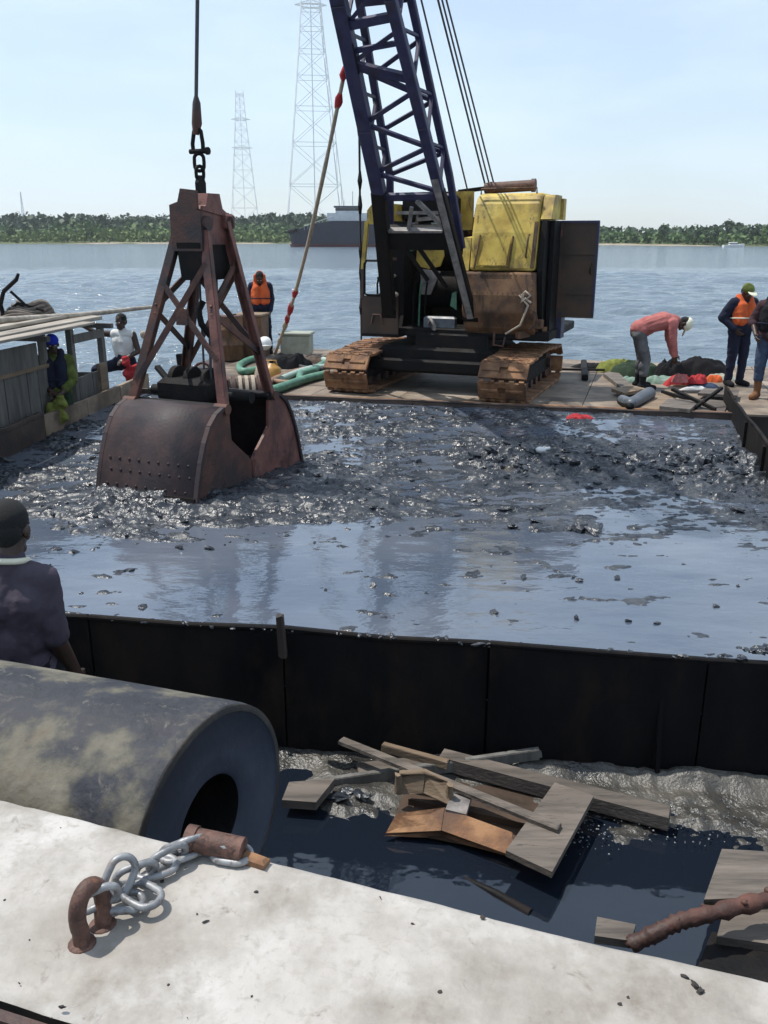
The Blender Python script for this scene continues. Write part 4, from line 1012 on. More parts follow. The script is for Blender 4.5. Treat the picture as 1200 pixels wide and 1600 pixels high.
def person(label, loc, rz, J=None, wear=(), hair=True, group=None, vox=.011, scale=1.0, beard=False):
    S = dict(pelvis=(0,0,.97), waist=(0,0,1.10), chest=(0,.01,1.30), neck=(0,.005,1.47), head=(0,-.02,1.61), look=(0,-1,0),
             sl=(.185,0,1.41), sr=(-.185,0,1.41), el=(.24,.03,1.13), er=(-.24,.03,1.13), wl=(.25,-.05,.89), wr=(-.25,-.05,.89),
             hl=(.09,0,.93), hr=(-.09,0,.93), kl=(.105,-.02,.50), kr=(-.105,-.02,.50), al=(.11,.02,.09), ar=(-.11,.02,.09), tl=None, tr=None)
    S.update(J or {}); V = {k: (Vector(v) if v is not None else None) for k, v in S.items()}
    look = V['look'].normalized()
    for s in 'lr':
        if V['t'+s] is None: V['t'+s] = V['a'+s] + Vector((.03*(1 if s=='l' else -1), -.17, -.05))
    up = (V['head']-V['neck']).normalized(); side = look.cross(up); side = side.normalized() if side.length > .1 else Vector((-1,0,0))
    fwd = up.cross(side) if up.cross(side).dot(look) > 0 else -up.cross(side)
    def trunk(mb, inf=0.0, lo=True, hi=True):
        sd = (V['sl']-V['sr']).normalized(); hd = (V['hl']-V['hr']).normalized()
        if lo:
            capsule(mb, V['pelvis']-hd*.075, V['pelvis']+hd*.075, .105+inf, .105+inf); capsule(mb, V['pelvis'], V['waist'], .115+inf, .11+inf)
            for q in ('hl','hr'): mb.ball(V[q]+Vector((0,.015,0)), .10+inf)
        if hi:
            capsule(mb, V['waist']-sd*.055, V['chest']-sd*.075, .095+inf, .11+inf); capsule(mb, V['waist']+sd*.055, V['chest']+sd*.075, .095+inf, .11+inf)
            capsule(mb, V['sl']-sd*.05, V['sr']+sd*.05, .065+inf, .065+inf); capsule(mb, V['chest'], V['neck'], .11+inf, .055+inf)
    def arm(mb, s, inf=0.0, lower=1.0, upper=1.0):
        a, b, c = V['s'+s], V['e'+s], V['w'+s]
        capsule(mb, a, a.lerp(b, upper), .056+inf, .046+inf)
        if lower > 0 and upper >= 1: capsule(mb, b, b.lerp(c, lower), .044+inf, .044-.013*lower+inf)
    def leg(mb, s, inf=0.0, lower=1.0, t0=0.0):
        a, b, c = V['h'+s], V['k'+s], V['a'+s]
        if t0 < 1: capsule(mb, a, b, .088+inf, .062+inf)
        if lower > 0:
            capsule(mb, b, b.lerp(c, lower), .060+inf, .060-.018*lower+inf)
            if inf < .02: mb.ball(b.lerp(c,.28)+Vector((0,.02,0)), (.055+inf,.058+inf,.10))
    B = MB(); trunk(B)
    for s in 'lr':
        arm(B, s); leg(B, s)
        capsule(B, V['a'+s]+Vector((0,.02,-.035)), V['t'+s], .045, .036)
        # hand: palm, thumb and four fingers, slightly curled
        w = V['w'+s]; d = (w-V['e'+s]).normalized(); q = d.cross(Vector((1,0,0)) if abs(d.x) < .8 else Vector((0,0,1))).normalized(); p = d.cross(q).normalized()
        if abs(q.y) < abs(p.y): q, p = p, q
        if q.y > 0: q = -q     # q: across the knuckles, p: palm normal
        for k in (-1,0,1): capsule(B, w+d*.02+q*k*.018, w+d*.085+q*k*.024, .019, .016)
        pn = p if (p.x < 0) == (s == 'l') else -p
        for k, L in enumerate((.072,.082,.076,.060)):
            f0 = w+d*.085+q*(.033-.022*k); f1 = f0+d*L*.5+pn*.012; f2 = f1+d*L*.42+pn*.028
            capsule(B, f0, f1, .0105, .0098, 8); capsule(B, f1, f2, .0098, .0088, 8)
        t0 = w+d*.025+q*.03; capsule(B, t0, t0+q*.035+d*.03+pn*.01, .014, .0115, 8); capsule(B, t0+q*.035+d*.03+pn*.01, t0+q*.043+d*.065+pn*.022, .0115, .010, 8)
    capsule(B, V['neck']-up*.05, V['head']-up*.03, .058, .055)
    h = V['head']; M = Matrix((side, fwd, up)).transposed()
    B.ball(h+up*.035-fwd*.012, (.078,.098,.095), 16, 12, M); B.ball(h-up*.035+fwd*.022, (.060,.070,.078), 14, 10, M); capsule(B, h-up*.085+fwd*.055-side*.02, h-up*.085+fwd*.055+side*.02, .03, .03)
    capsule(B, h+up*.012+fwd*.085, h-up*.022+fwd*.105, .010, .017, 8); B.ball(h-up*.026+fwd*.092, (.021,.014,.012), 8, 6, M)
    for k in (-1,1):
        B.ball(h+side*.078*k-fwd*.005-up*.005, (.014,.028,.034), 8, 6, M); B.ball(h+side*.034*k+fwd*.075+up*.025, (.024,.016,.012), 8, 6, M); B.ball(h+side*.04*k+fwd*.065-up*.03, (.024,.02,.024), 8, 6, M)
    for z in (-.050,-.064): capsule(B, h-side*.020+fwd*.088+up*z, h+side*.020+fwd*.088+up*z, .010, .010, 8)
    o = bpy.data.objects.new('person', remesh('person', B, vox*.72, m_skin, 2)); COL.objects.link(o)
    o.location = loc; o.rotation_euler = (0,0,rz); o.scale = (scale,)*3; props(o, label, 'person', group)
    def put(nm, mb, m, v=vox, sm=2, wr=.012, seed=1): c = bpy.data.objects.new(nm, remesh(nm, mb, v, m, sm, wr, seed)); COL.objects.link(c); c.parent = o; return c
    for k in (-1,1):
        e = MB(); e.ball(h+side*.032*k+fwd*.086+up*.012, (.012,.008,.007), 8, 6, M); part('eye', e, m_whitec, o)
    if hair:
        e = MB(); e.ball(h+up*.045-fwd*.022, (.085,.098,.095), 16, 12, M); e.ball(h+up*.0-fwd*.05, (.078,.065,.075), 14, 10, M); part('hair', e, m_hair, o)
    for w in wear:
        kind, m = w[0], w[1]; mb = MB()
        if kind == 'shirt':           # sleeves: fraction of the arm, 1 = elbow, 2 = wrist
            sl = w[2]; inf = w[3] if len(w) > 3 else .022; trunk(mb, inf, lo=False)
            capsule(mb, V['waist'], V['pelvis'].lerp(V['waist'],.25), .125+inf, .128+inf)
            hd = (V['hl']-V['hr']).normalized(); capsule(mb, V['pelvis']+Vector((0,0,.02))-hd*.06, V['pelvis']+Vector((0,0,.02))+hd*.06, .11+inf, .11+inf)
            if sl > 0:
                for s in 'lr': arm(mb, s, inf*.85, max(0, min(1, sl-1))*.96, min(1, sl))
            put('shirt', mb, m, wr=.016, seed=3)
        elif kind == 'singlet':
            trunk(mb, .014, lo=False); capsule(mb, V['waist'], V['pelvis'], .125, .125); put('singlet', mb, m, wr=.01)
        elif kind == 'trousers':
            inf = .016; hd = (V['hl']-V['hr']).normalized()
            capsule(mb, V['pelvis']-hd*.075, V['pelvis']+hd*.075, .108+inf, .108+inf); capsule(mb, V['pelvis'], V['pelvis'].lerp(V['waist'],.6), .122+inf, .118+inf)
            for q in ('hl','hr'): mb.ball(V[q]+Vector((0,.015,0)), .10+inf)
            for s in 'lr': leg(mb, s, inf*1.15, w[2] if len(w) > 2 else .93)
            put('trousers', mb, m, wr=.018, seed=5)
        elif kind == 'boots':
            for s in 'lr':
                capsule(mb, V['a'+s].lerp(V['k'+s], w[2]), V['a'+s], .066, .052); capsule(mb, V['a'+s]+Vector((0,.03,-.035)), V['t'+s]+Vector((0,-.01,0)), .056, .048)
            put('boots', mb, m, wr=.004)
        elif kind == 'vest':
            sd = (V['sl']-V['sr']).normalized(); ax = (V['chest']-V['waist']).normalized(); f2 = sd.cross(ax); f2 = f2 if f2.dot(look) > 0 else -f2
            for k in (-1,1):
                capsule(mb, V['waist']+sd*.065*k+f2*.115, V['chest']+sd*.075*k+f2*.11+ax*.05, .085, .082); capsule(mb, V['waist']+sd*.12*k+f2*.05, V['chest']+sd*.12*k+f2*.05, .085, .08); capsule(mb, V['waist']+sd*.07*k-f2*.03, V['chest']+sd*.075*k-f2*.03+ax*.04, .11, .11)
                capsule(mb, V['chest']+sd*.085*k+f2*.10+ax*.04, V['neck']+sd*.09*k+up*.03-f2*.02, .08, .06)
            capsule(mb, V['neck']+sd*.085+up*.02-f2*.03, V['neck']-sd*.085+up*.02-f2*.03, .055, .055)
            put('life_vest', mb, m, wr=.012)
            mb = MB(); c = V['waist'].lerp(V['chest'],.25); pts = [c+sd*(.215*math.cos(t))+f2*(.045+.165*math.sin(t)) for t in np.linspace(0,2*math.pi,20)[:-1]]; mb.tube(pts, .012, 6, closed=True); part('strap', mb, m_cream if len(w) > 2 else m_navy, o)
        elif kind == 'hood':
            capsule(mb, h+up*.02-fwd*.075, h-up*.06-fwd*.07, .085, .09)
            for k in (-1,1): capsule(mb, h+up*.03+side*.085*k-fwd*.03, h-up*.12+side*.085*k+fwd*.02, .042, .05)
            put('hood', mb, m, wr=.008)
        elif kind == 'cap':
            mb.ball(h+up*.058-fwd*.012, (.093,.112,.088), 16, 10, M); put('cap', mb, m, wr=.004)
            mb = MB(); n0 = len(mb.v); mb.ball(h+up*.062+fwd*.11, (.075,.085,.010), 14, 6, M); part('peak', mb, m if len(w) < 3 else w[2], o)
        elif kind == 'helmet':
            mb.ball(h+up*.06-fwd*.01, (.108,.128,.105), 16, 10, M); mb.ball(h+up*.045+fwd*.03, (.118,.145,.016), 16, 6, M); put('helmet', mb, m, wr=0)
        elif kind == 'collar':
            mb.tube([V['neck']+side*(.075*math.cos(t))+fwd*(.07*math.sin(t))+Vector((0,0,.012)) for t in np.linspace(0,2*math.pi,16)[:-1]], .014, 8, closed=True); part('collar', mb, m, o)
    return o
person('person in orange life vest with hood, navy trousers, standing head bowed by the drum', at(411,552,1.2), R(4),
  dict(head=(0,-.09,1.57), look=(0,-.75,-.65), el=(.23,.02,1.13), er=(-.23,.02,1.13), wl=(.20,-.10,.90), wr=(-.20,-.10,.90), kl=(.13,-.02,.50), al=(.15,.02,.09)),
  [('shirt', m_navy, 2), ('trousers', m_navy), ('vest', m_orange), ('hood', m_orange), ('boots', m_blackc, .3)], hair=True)
person('person in white singlet holding a red cloth, one arm on the cabin roof', (-4.28, 14.35, .66), R(-8),
  dict(er=(-.40,-.10,1.44), wr=(-.60,-.16,1.56), el=(.26,-.02,1.14), wl=(.10,-.20,1.04), kr=(-.42,-.18,.86), hr=(-.09,0,.93), ar=(-.52,-.10,.44), look=(-.2,-1,-.1)),
  [('singlet', m_whitec), ('trousers', m_navy, .9), ('boots', m_blackc, .2)])
mb = MB(); rr = random.Random(8); c = Vector((-4.10, 14.10, 1.62))
for k in range(9): mb.ball(c+Vector((rr.uniform(-.10,.10),rr.uniform(-.03,.03),rr.uniform(-.26,.05))), (.075,.05,.085), 8, 6)
o = bpy.data.objects.new('red_cloth', remesh('red_cloth', mb, .014, m_red, 2, .045, 5)); COL.objects.link(o); props(o, 'bright red cloth held at the waist of the person in the white singlet', 'cloth')
mb = MB()
for k in range(8): mb.ball(Vector((-3.86+rr.uniform(-.05,.05),14.25,1.93+rr.uniform(-.2,.16))), (.065,.045,.07), 8, 6)
o = bpy.data.objects.new('pale_sack', remesh('pale_sack', mb, .014, m_rope, 2, .012, 6)); COL.objects.link(o); props(o, 'pale sack beside the person in the white singlet, against the grab arm', 'sack')
person('person bending far forward in pink shirt, grey trousers and cream cap', at(1003,607,1.2), R(82),
  dict(pelvis=(0,.13,.95), waist=(0,-.01,1.03), chest=(0,-.24,1.10), neck=(0,-.42,1.11), head=(0,-.56,1.06), look=(0,-.55,-.85), sl=(.18,-.36,1.08), sr=(-.18,-.36,1.08),
       el=(.19,-.40,.80), er=(-.19,-.38,.80), wl=(.13,-.47,.56), wr=(-.13,-.44,.56), hl=(.09,.13,.90), hr=(-.09,.13,.90), kl=(.11,.03,.49), kr=(-.11,.0,.49), al=(.14,.06,.09), ar=(-.12,.02,.09)),
  [('shirt', m_pink, 1.9, .03), ('trousers', m_grey_tr, .6), ('boots', m_blackc, .62), ('cap', m_cream)])
person('person in orange life vest over navy coverall with a cream cap, looking down', at(1146,602,1.2), R(12),
  dict(head=(0,-.07,1.53), look=(.1,-.8,-.55), neck=(0,0,1.42), chest=(0,.01,1.26), waist=(0,0,1.07), sl=(.18,0,1.36), sr=(-.18,0,1.36), er=(-.30,.08,1.12), wr=(-.16,-.08,.94), el=(.25,.02,1.1), wl=(.22,-.12,.92), pelvis=(0,0,.94), hl=(.09,0,.90), hr=(-.09,0,.90)),
  [('shirt', m_navy, 2, .035), ('trousers', m_navy), ('vest', m_orange, 1), ('boots', m_blackc, .3), ('cap', m_green, m_cream)])
person('person in dark maroon shirt, blue jeans and brown boots at the right picture edge', (5.86, 13.25, 1.2), R(-35),
  dict(er=(-.30,.02,1.16), wr=(-.18,-.22,.98), el=(.28,-.02,1.16), wl=(.12,-.24,1.04), look=(.3,-1,-.4), head=(.02,-.06,1.60)),
  [('shirt', m_brownsh, 1.2, .03), ('trousers', m_jeans, .45), ('boots', m_brownb, .75), ('vest', m_blackc)])
person('person with blue cap and green shirt sitting in the cabin doorway', (-4.46, 11.75, .60), R(15),
  dict(el=(.22,-.10,1.14), wl=(.06,-.26,.98), er=(-.24,-.05,1.13), wr=(-.06,-.24,1.02), look=(.2,-1,-.2)),
  [('shirt', m_green, 1.6), ('trousers', m_dgreen), ('vest', m_navy), ('cap', m_bluecap)])
mb = MB()
for k in range(7): mb.ball(Vector((-4.38+rr.uniform(-.08,.08),11.42,1.42+rr.uniform(-.16,.12))), (.08,.06,.09), 8, 6)
o = bpy.data.objects.new('lime_bundle', remesh('lime_bundle', mb, .014, m_lime, 2, .05, 9)); COL.objects.link(o); props(o, 'lime green bundle held by the person in the cabin doorway', 'bundle')
person('person seen from behind in faded purple shirt, standing in shade behind the big fender', (-1.73, 3.74, .62), R(172),
  dict(sl=(.145,0,1.40), sr=(-.145,0,1.40), el=(.19,.03,1.13), er=(-.19,.03,1.12), wl=(.20,-.08,.89), wr=(-.20,-.08,.89), head=(.0,-.03,1.61), look=(.1,-1,-.15)),
  [('shirt', m_purple, .92, .014), ('trousers', m_blackc), ('collar', m_cream)], vox=.009, scale=1.05)

# ------------------------------------------------------------------ cabin boat beside the left wall
BO = (-4.75, 10.2, 0); BRZ = math.atan2(3.1, .55)
bt = thing('cabin_boat', 'weathered wooden cabin boat moored along the left barge wall', 'boat', BO, BRZ)
def bp_(n, mb, m): return part(n, mb, m, bt)
mb = MB(); V = []; rows = [(-4,1.0),(-2,1.25),(3.2,1.25),(5.2,.7),(6.2,.05)]
for (x,w) in rows: V += [(x,1.2-w*.7,-.3),(x,1.2-w,.62+.05*max(0,x-3)),(x,1.2+w,.62+.05*max(0,x-3)),(x,1.2+w*.7,-.3)]
F = [(0,1,2,3)]
for i in range(4):
    for k in range(4): F.append((i*4+k,(i+1)*4+k,(i+1)*4+(k+1)%4,i*4+(k+1)%4))
mb.add(V, F); bp_('hull', mb, m_woodD)
for x in (-2.6,-1.2,.15,1.40,2.12,3.0): 
    mb = MB(); mb.box((x,.03,1.48),(.09,.08,1.75)); bp_('post', mb, m_woodD)
    mb = MB(); mb.box((x,2.15,1.48),(.09,.08,1.75)); bp_('post', mb, m_woodD)
mb = MB(); mb.box((2.82,-.035,1.22),(.20,.05,1.15)); bp_('corner_board', mb, m_woodT)
def boards(x0, x1, z0, z1, y, n):
    w = (x1-x0)/n
    for i in range(n):
        mb = MB(); mb.box((x0+w*(i+.5), y+random.uniform(-.006,.006), (z0+z1)/2), (w-.012,.025,(z1-z0)+random.uniform(-.02,.02))); bp_('wall_board', mb, m_woodD)
boards(-2.6,1.40,.62,1.95,0,16); boards(2.16,2.98,.62,1.68,0,4); boards(-2.6,3.0,.62,1.30,2.16,12); boards(1.2,2.1,1.3,2.3,2.14,4)
for (a,b,z,h) in ((-2.6,1.18,2.12,.32),(2.12,3.0,2.22,.12)):
    mb = MB(); mb.box(((a+b)/2,-.012,z),(b-a,.03,h)); bp_('header_board', mb, m_woodD)
mb = MB(); mb.box((.2,-.03,1.96),(2.6,.02,.05)); bp_('ledge', mb, m_woodT)
mb = MB(); mb.box((3.02,1.1,1.12),(.04,2.1,1.0)); bp_('end_board', mb, m_woodD)
mb = MB(); mb.box((.2,1.1,.68),(5.6,2.1,.04)); bp_('floor', mb, m_woodD)
for x in (-2.4,-.6,1.2,2.95):
    mb = MB(); mb.beam((x,-.2,2.33),(x,2.35,2.36),.07,.07); bp_('roof_beam', mb, m_woodD)
n = 11
for i in range(n):
    y = -.28 + i*2.66/n; e = random.uniform(-.18,.12) + (-.75 if i == 0 else (-.2 if i == 1 else 0)); mb = MB()
    mb.beam((-3.2+random.uniform(-.2,.2), y+random.uniform(-.03,.03), 2.42+random.uniform(0,.03)), (3.1+e, y+random.uniform(-.02,.04), 2.43+random.uniform(0,.035)), .19, .035+.02*(i%2), bev=.006)
    bp_('roof_plank', mb, m_woodL)
for k, (ya, yb, e) in enumerate(((.05,.3,2.6),(.9,.7,2.9),(1.5,1.55,2.5))):
    mb = MB(); mb.beam((-3.0,ya,2.50),(e,yb,2.50),.09,.05,bev=.008); bp_('roof_batten', mb, m_woodL)
TB = TM(bt)
a, b = atD(-40,503,10.9), atD(243,479,15.2)
single('long_pole', MB().tube([a, a.lerp(b,.5)+Vector((0,0,-.03)), b], [.045,.04,.03], 9), m_woodL, 'long pale pole lying on the cabin roof and reaching out to the right', 'pole')
c = TB @ Vector((2.35,.80,2.52))
mb = MB()
for k in range(5):
    r = .27-.03*k; mb.tube([c+Vector((r*1.4*math.cos(t)+.03*k, r*math.sin(t), .04*k+.03*math.sin(3*t+k))) for t in np.linspace(0,2*math.pi,22)[:-1]], .03, 7, closed=True)
single('rope_coil', mb, m_wood, 'coiled old rope lying on the cabin roof', 'rope')
mb = MB(); c2 = TB @ Vector((2.15,1.0,2.50))
mb.tube([c2+Vector((-.02,0,0)), c2+Vector((-.05,0,.18)), c2+Vector((.02,0,.36)), c2+Vector((.2,.05,.52)), c2+Vector((.24,.05,.6))], [.035,.035,.03,.03,.02], 8)
mb.tube([c2+Vector((0,0,.05)), c2+Vector((.2,0,.2)), c2+Vector((.5,.05,.06))], .025, 7); mb.tube([c2+Vector((.12,0,.36)), c2+Vector((.30,.0,.18)), c2+Vector((.55,.0,.1))], .02, 7)
single('bent_anchor', mb, m_black, 'bent dark anchor standing on the cabin roof beside the rope coil', 'anchor')

# ------------------------------------------------------------------ things lying on the crane pontoon
D = 1.20
def heap(name, c, sz, m, label, cat, n=12, seed=1, vox=.016, wr=.02, flat=.5):
    """crumpled cloth mound: irregular outline, sharp folds, hem touching the deck"""
    nr, na = 22, 56; r = np.linspace(0,1,nr)[:,None]; t = np.linspace(0,2*math.pi,na+1)[None,:]
    ct, st = np.cos(t), np.sin(t)
    out = .62 + .55*fbm(ct*1.6+seed*3.1, st*1.6+seed, 3, seed)
    X = r*out*ct*sz[0]*.62; Y = r*out*st*sz[1]*.62
    u, v = X/sz[0], Y/sz[1]
    f1 = 1-np.abs(2*vn(u*4.2+seed, v*3.4+u*1.5, seed)-1); f2 = 1-np.abs(2*vn(u*8.5-v*3+seed, v*7.5+u*2, seed+4)-1); f3 = vn(u*16, v*15, seed+6)
    lump = fbm(u*2.6+seed*1.7, v*2.6, 2, seed+2)
    Z = .72*sz[2]*(1-r**4)*(.18+.50*lump+.22*f1+.20*f2+.10*f3)
    X = X + sz[0]*.06*(f2-.5)*r; Y = Y + sz[1]*.06*(f1-.5)*r
    mb = MB(); P = np.stack([X,Y,Z],-1); P[:, -1] = P[:, 0]; mb.grid(P)
    o = bpy.data.objects.new(name, mb.me(name, m)); COL.objects.link(o); o.location = c
    return props(o, label, cat)
heap('red_rag', at(903, 653, 1.17), (.34,.20,.09), m_red, 'small red rag floating on the mud near the crane deck edge', 'rag', seed=33)
p = at(361,561,D)
dr = thing('oil_drum', 'rusty brown drum standing on the deck left of the orange vest', 'drum', p)
mb = MB(); mb.tube([(0,0,0),(0,0,.02),(0,0,.28),(0,0,.30),(0,0,.32),(0,0,.58),(0,0,.60),(0,0,.62),(0,0,.86)],[.27,.28,.28,.295,.28,.28,.295,.28,.28],20); part('body', mb, m_ybrown, dr)
mb = MB(); mb.cyl((0,0,.862),(0,0,.875),.265,20); mb.cyl((.1,.1,.875),(.1,.1,.90),.035,10); part('lid', mb, m_rust, dr)
p = at(388,560,D); bx = thing('equipment_box', 'dull yellow-brown box behind the drum', 'box', p, R(-10))
mb = MB(); mb.box((0,.35,.42),(.55,.5,.84),bev=.02); part('body', mb, m_ybrown, bx); mb = MB(); mb.box((0,.35,.86),(.6,.55,.05),bev=.01); part('lid', mb, m_woodT, bx)
p = at(461,556,D); bx = thing('grey_crate', 'grey-green box with pale lid at the back of the deck', 'box', p, R(-8))
mb = MB(); mb.box((0,.2,.22),(.62,.4,.40),bev=.02); part('body', mb, m_gbox, bx); mb = MB(); mb.box((0,.2,.45),(.68,.46,.06),bev=.015); part('lid', mb, m_gbox, bx)
p = at(425,590,D); mb = MB(); mb.tube([(0,0,.0),(0,0,.16),(.0,0,.2),(0,0,.26)],[.17,.17,.12,.05],14); cn = thing('amber_can', 'amber jerry can standing among hoses on the deck', 'can', p); part('body', mb, m_amber, cn); mb = MB(); mb.tube([(-.1,0,.19),(-.08,0,.30),(.08,0,.30),(.1,0,.19)],.018,7); part('handle', mb, m_amber, cn); mb = MB(); mb.cyl((0,0,.26),(0,0,.3),.04,10); part('cap', mb, m_black, cn)
p = at(415,562,D); o = thing('white_helmet', 'round white helmet on top of the junk below the rope', 'helmet', p+Vector((0,0,.28))); mb = MB(); mb.ball((0,0,.05),(.14,.17,.14),14,10); part('shell', mb, m_plastic, o); mb = MB(); mb.ball((0,-.03,.02),(.16,.20,.015),14,6); part('brim', mb, m_plastic, o)
heap('rope_junk', at(416,585,D), (.36,.3,.42), m_rope, 'pale tangle of rope and rags under the white helmet', 'rope', 9, 3)
heap('black_tarp', at(452,574,D), (.72,.5,.48), m_blackc, 'crumpled black tarp behind the amber can', 'tarp', 12, 4)
heap('dark_sacking', at(488,566,D), (.85,.4,.22), m_dkbrown, 'flat dark sacking heap beside the grey-green box', 'sack', 10, 5)
def hose(pp, r, m, label, z=None, name='hose'):
    pts = [at(x,y,D+r+(h if (h:=(q[0] if q else 0)) else 0)) for (x,y,*q) in pp]
    # smooth the run
    out = []
    for i in range(len(pts)-1):
        p0 = pts[max(i-1,0)]; p1 = pts[i]; p2 = pts[i+1]; p3 = pts[min(i+2,len(pts)-1)]
        for t in np.linspace(0,1,6)[:-1]:
            out.append(.5*((2*p1)+(p2-p0)*t+(2*p0-5*p1+4*p2-p3)*t*t+(3*p1-p0-3*p2+p3)*t**3))
    out.append(pts[-1]); return single(name, MB().tube(out, r, 9), m, label, 'hose')
hose([(400,560),(385,564),(374,572),(380,580),(405,576),(430,566)], .065, m_hose, 'green hose looped beside the drum')
hose([(505,586),(480,592),(455,600),(432,608),(418,611)], .075, m_hose, 'thick green hose across the near left deck')
hose([(510,566),(498,572),(492,578),(470,584),(472,594),(500,586),(512,582)], .06, m_hose, 'green hose doubled back by the left track')
hose([(505,562),(515,566),(508,573),(490,575),(465,582),(440,592)], .06, m_hoseP, 'pale mint hose curving behind the left track')
hose([(415,602),(430,592),(455,582),(475,577)], .05, m_hoseB, 'brown hose running back from the grab')
hose([(412,592),(440,597),(458,597)], .045, m_hoseB, 'short brown hose stub among the green hoses')
hose([(455,568),(475,574),(500,577),(512,575)], .04, m_wire, 'thin dark cable by the left track', name='cable')
a, b = at(340,612,D+.2), at(420,609,D+.2)
ro = thing('rope_drum', 'dark ribbed roller lying behind the grab jaws', 'roller', (a+b)/2-Vector((0,0,.2)))
mb = MB(); mb.cyl(a,b,.19,18); part('body', mb, m_dkbrown, ro, world=True)
for t in np.linspace(.06,.94,8):
    mb = MB(); q = a.lerp(b,t); d = (b-a).normalized(); mb.cyl(q-d*.025,q+d*.025,.225,18); part('rib', mb, m_rope if 3<t*8<6 else m_rust, ro, world=True)
p = at(287,606,D); mb = MB(); mb.beam(p, p+Vector((-.04,0,.56)), .09,.09,bev=.01); single('bollard_post', mb, m_black, 'short black post on the deck seen through the grab arms', 'post')
p = at(282,606,D); o = thing('mooring_bollard', 'low black double bollard behind the near grab arm', 'bollard', p)
mb = MB(); mb.cyl((-.0,0,.18),(.42,0,.18),.15,14); part('bar', mb, m_black, o); mb = MB(); mb.box((.2,0,.03),(.6,.35,.06)); part('base', mb, m_black, o)
p = at(318,600,D); mb = MB(); mb.tube([p+Vector((.14*math.cos(t),0,.22+.14*math.sin(t))) for t in np.linspace(0,6.28,16)[:-1]],.025,7,closed=True); mb.cyl(p,p+Vector((0,0,.22)),.04,8); single('valve_wheel', mb, m_rust, 'small valve wheel on the deck between the grab arms', 'valve')
p = at(268,600,D); mb = MB(); mb.beam(p,p+Vector((-.3,.3,.25)),.1,.1,bev=.02); single('deck_stay', mb, m_black, 'short dark slanting stay at the left deck edge', 'stay')
# right part of the deck
def plank(name, q, t, m, label, cat='plank', group=None, z=D, lift=0):
    pts = [at(x,y,z+lift) for (x,y) in q]; mb = MB(); mb.sheet(pts if (pts[1]-pts[0]).cross(pts[3]-pts[0]).z > 0 else pts[::-1], t); return single(name, mb, m, label, cat, group)
plank('plank', [(942,588),(975,614),(988,609),(962,583)], .06, m_wood, 'grey plank left of the bending person', lift=.004)
plank('plank', [(955,612),(975,619),(1010,612),(985,606)], .05, m_woodT, 'tan plank end under the feet of the bending person', lift=.05)
plank('plank', [(1000,640),(1030,643),(1075,605),(1050,603)], .03, m_woodT, 'broad tan sheet on the deck right of the gumboot', lift=.004)
plank('plank', [(1030,640),(1078,645),(1092,632),(1045,627)], .05, m_wood, 'grey board at the deck edge under the crossed bars', lift=.05)
plank('plank', [(1078,645),(1130,651),(1138,630),(1098,626)], .03, m_wood, 'wide grey board at the right corner of the deck', lift=.004)
plank('plank', [(1090,618),(1152,622),(1154,614),(1100,610)], .04, m_wood, 'grey plank across the back of the right corner', lift=.06)
for k, (a, b, lb) in enumerate((((1050,608,.25),(1118,640,.05),'thin black bar slanting down to the deck corner'),((1035,612,.05),(1100,630,.12),'thin black bar crossing under the slanting one'),((1128,606,.3),(1085,638,.05),'black bar leaning the other way behind the crossed bars'))):
    mb = MB(); mb.beam(at(a[0],a[1],D+a[2]), at(b[0],b[1],D+b[2]), .05,.05,bev=.008); single('steel_bar', mb, m_black, lb, 'bar', 'black bars lying crossed on the right deck')
# gumboot lying on its side
p = at(985,632,D); gb = thing('gumboot', 'grey rubber gumboot lying at the deck edge', 'boot', p)
a, b = at(986,631,D+.09), at(1014,615,D+.10)
mb = MB(); capsule(mb, a, b, .085, .105); capsule(mb, a+Vector((0,0,0)), at(972,624,D+.08), .085, .07); mb2 = remesh('shaft', mb, .016, m_boot, 2)
o = bpy.data.objects.new('upper', mb2); COL.objects.link(o); o.parent = gb; o.location = -p
mb = MB(); capsule(mb, a+Vector((-.03,-.05,-.03)), at(970,626,D+.05), .065, .06, 10); part('sole', mb, m_black, gb, world=True)
# T-shaped hammer
p = at(905,577,D); hm = thing('sledgehammer', 'dark long-handled hammer lying near the right track', 'hammer', p)
mb = MB(); mb.tube([at(876,577,D+.05), at(945,578,D+.05)], .022, 8); part('handle', mb, m_black, hm, world=True); mb = MB(); mb.beam(at(912,566,D+.06), at(914,590,D+.06), .11,.11,bev=.02); part('hammer_head', mb, m_black, hm, world=True)
heap('black_bag', at(1044,590,D), (.5,.36,.62), m_blackc, 'black sack held upright by the bending person', 'bag', 12, 7)
heap('black_bundle', at(1090,588,D), (1.0,.5,.52), m_blackc, 'long black bundle behind the red clothes', 'bundle', 14, 8)
heap('lime_clothes', at(962,580,D), (.7,.4,.36), m_lime, 'lime yellow clothes heap behind the grey plank', 'clothes', 14, 9)
heap('dark_green_tarp', at(990,586,D), (.9,.5,.40), m_dgreen, 'dark green tarp heap behind the bending person', 'tarp', 13, 10)
heap('mint_cloth', at(1030,598,D), (.55,.3,.20), m_mint, 'mint green cloth beside the feet of the bending person', 'cloth', 10, 11)
heap('mint_rag', at(983,596,D), (.35,.25,.14), m_mint, 'pale mint rag left of the bending person', 'cloth', 8, 12)
heap('red_clothes', at(1063,602,D), (.55,.35,.28), m_red, 'red clothes heap in front of the black bundle', 'clothes', 12, 13)
heap('pink_cloth', at(1062,597,D+.1), (.26,.2,.22), m_pink, 'pink cloth on the left end of the red clothes', 'cloth', 8, 14)
heap('red_jacket', at(1088,598,D+.08), (.30,.22,.24), m_red, 'bright red jacket right of the pink cloth', 'clothes', 8, 15)
heap('blue_cloth', at(1095,606,D), (.5,.2,.12), m_jeans, 'dark blue cloth at the front of the clothes heap', 'cloth', 8, 16)
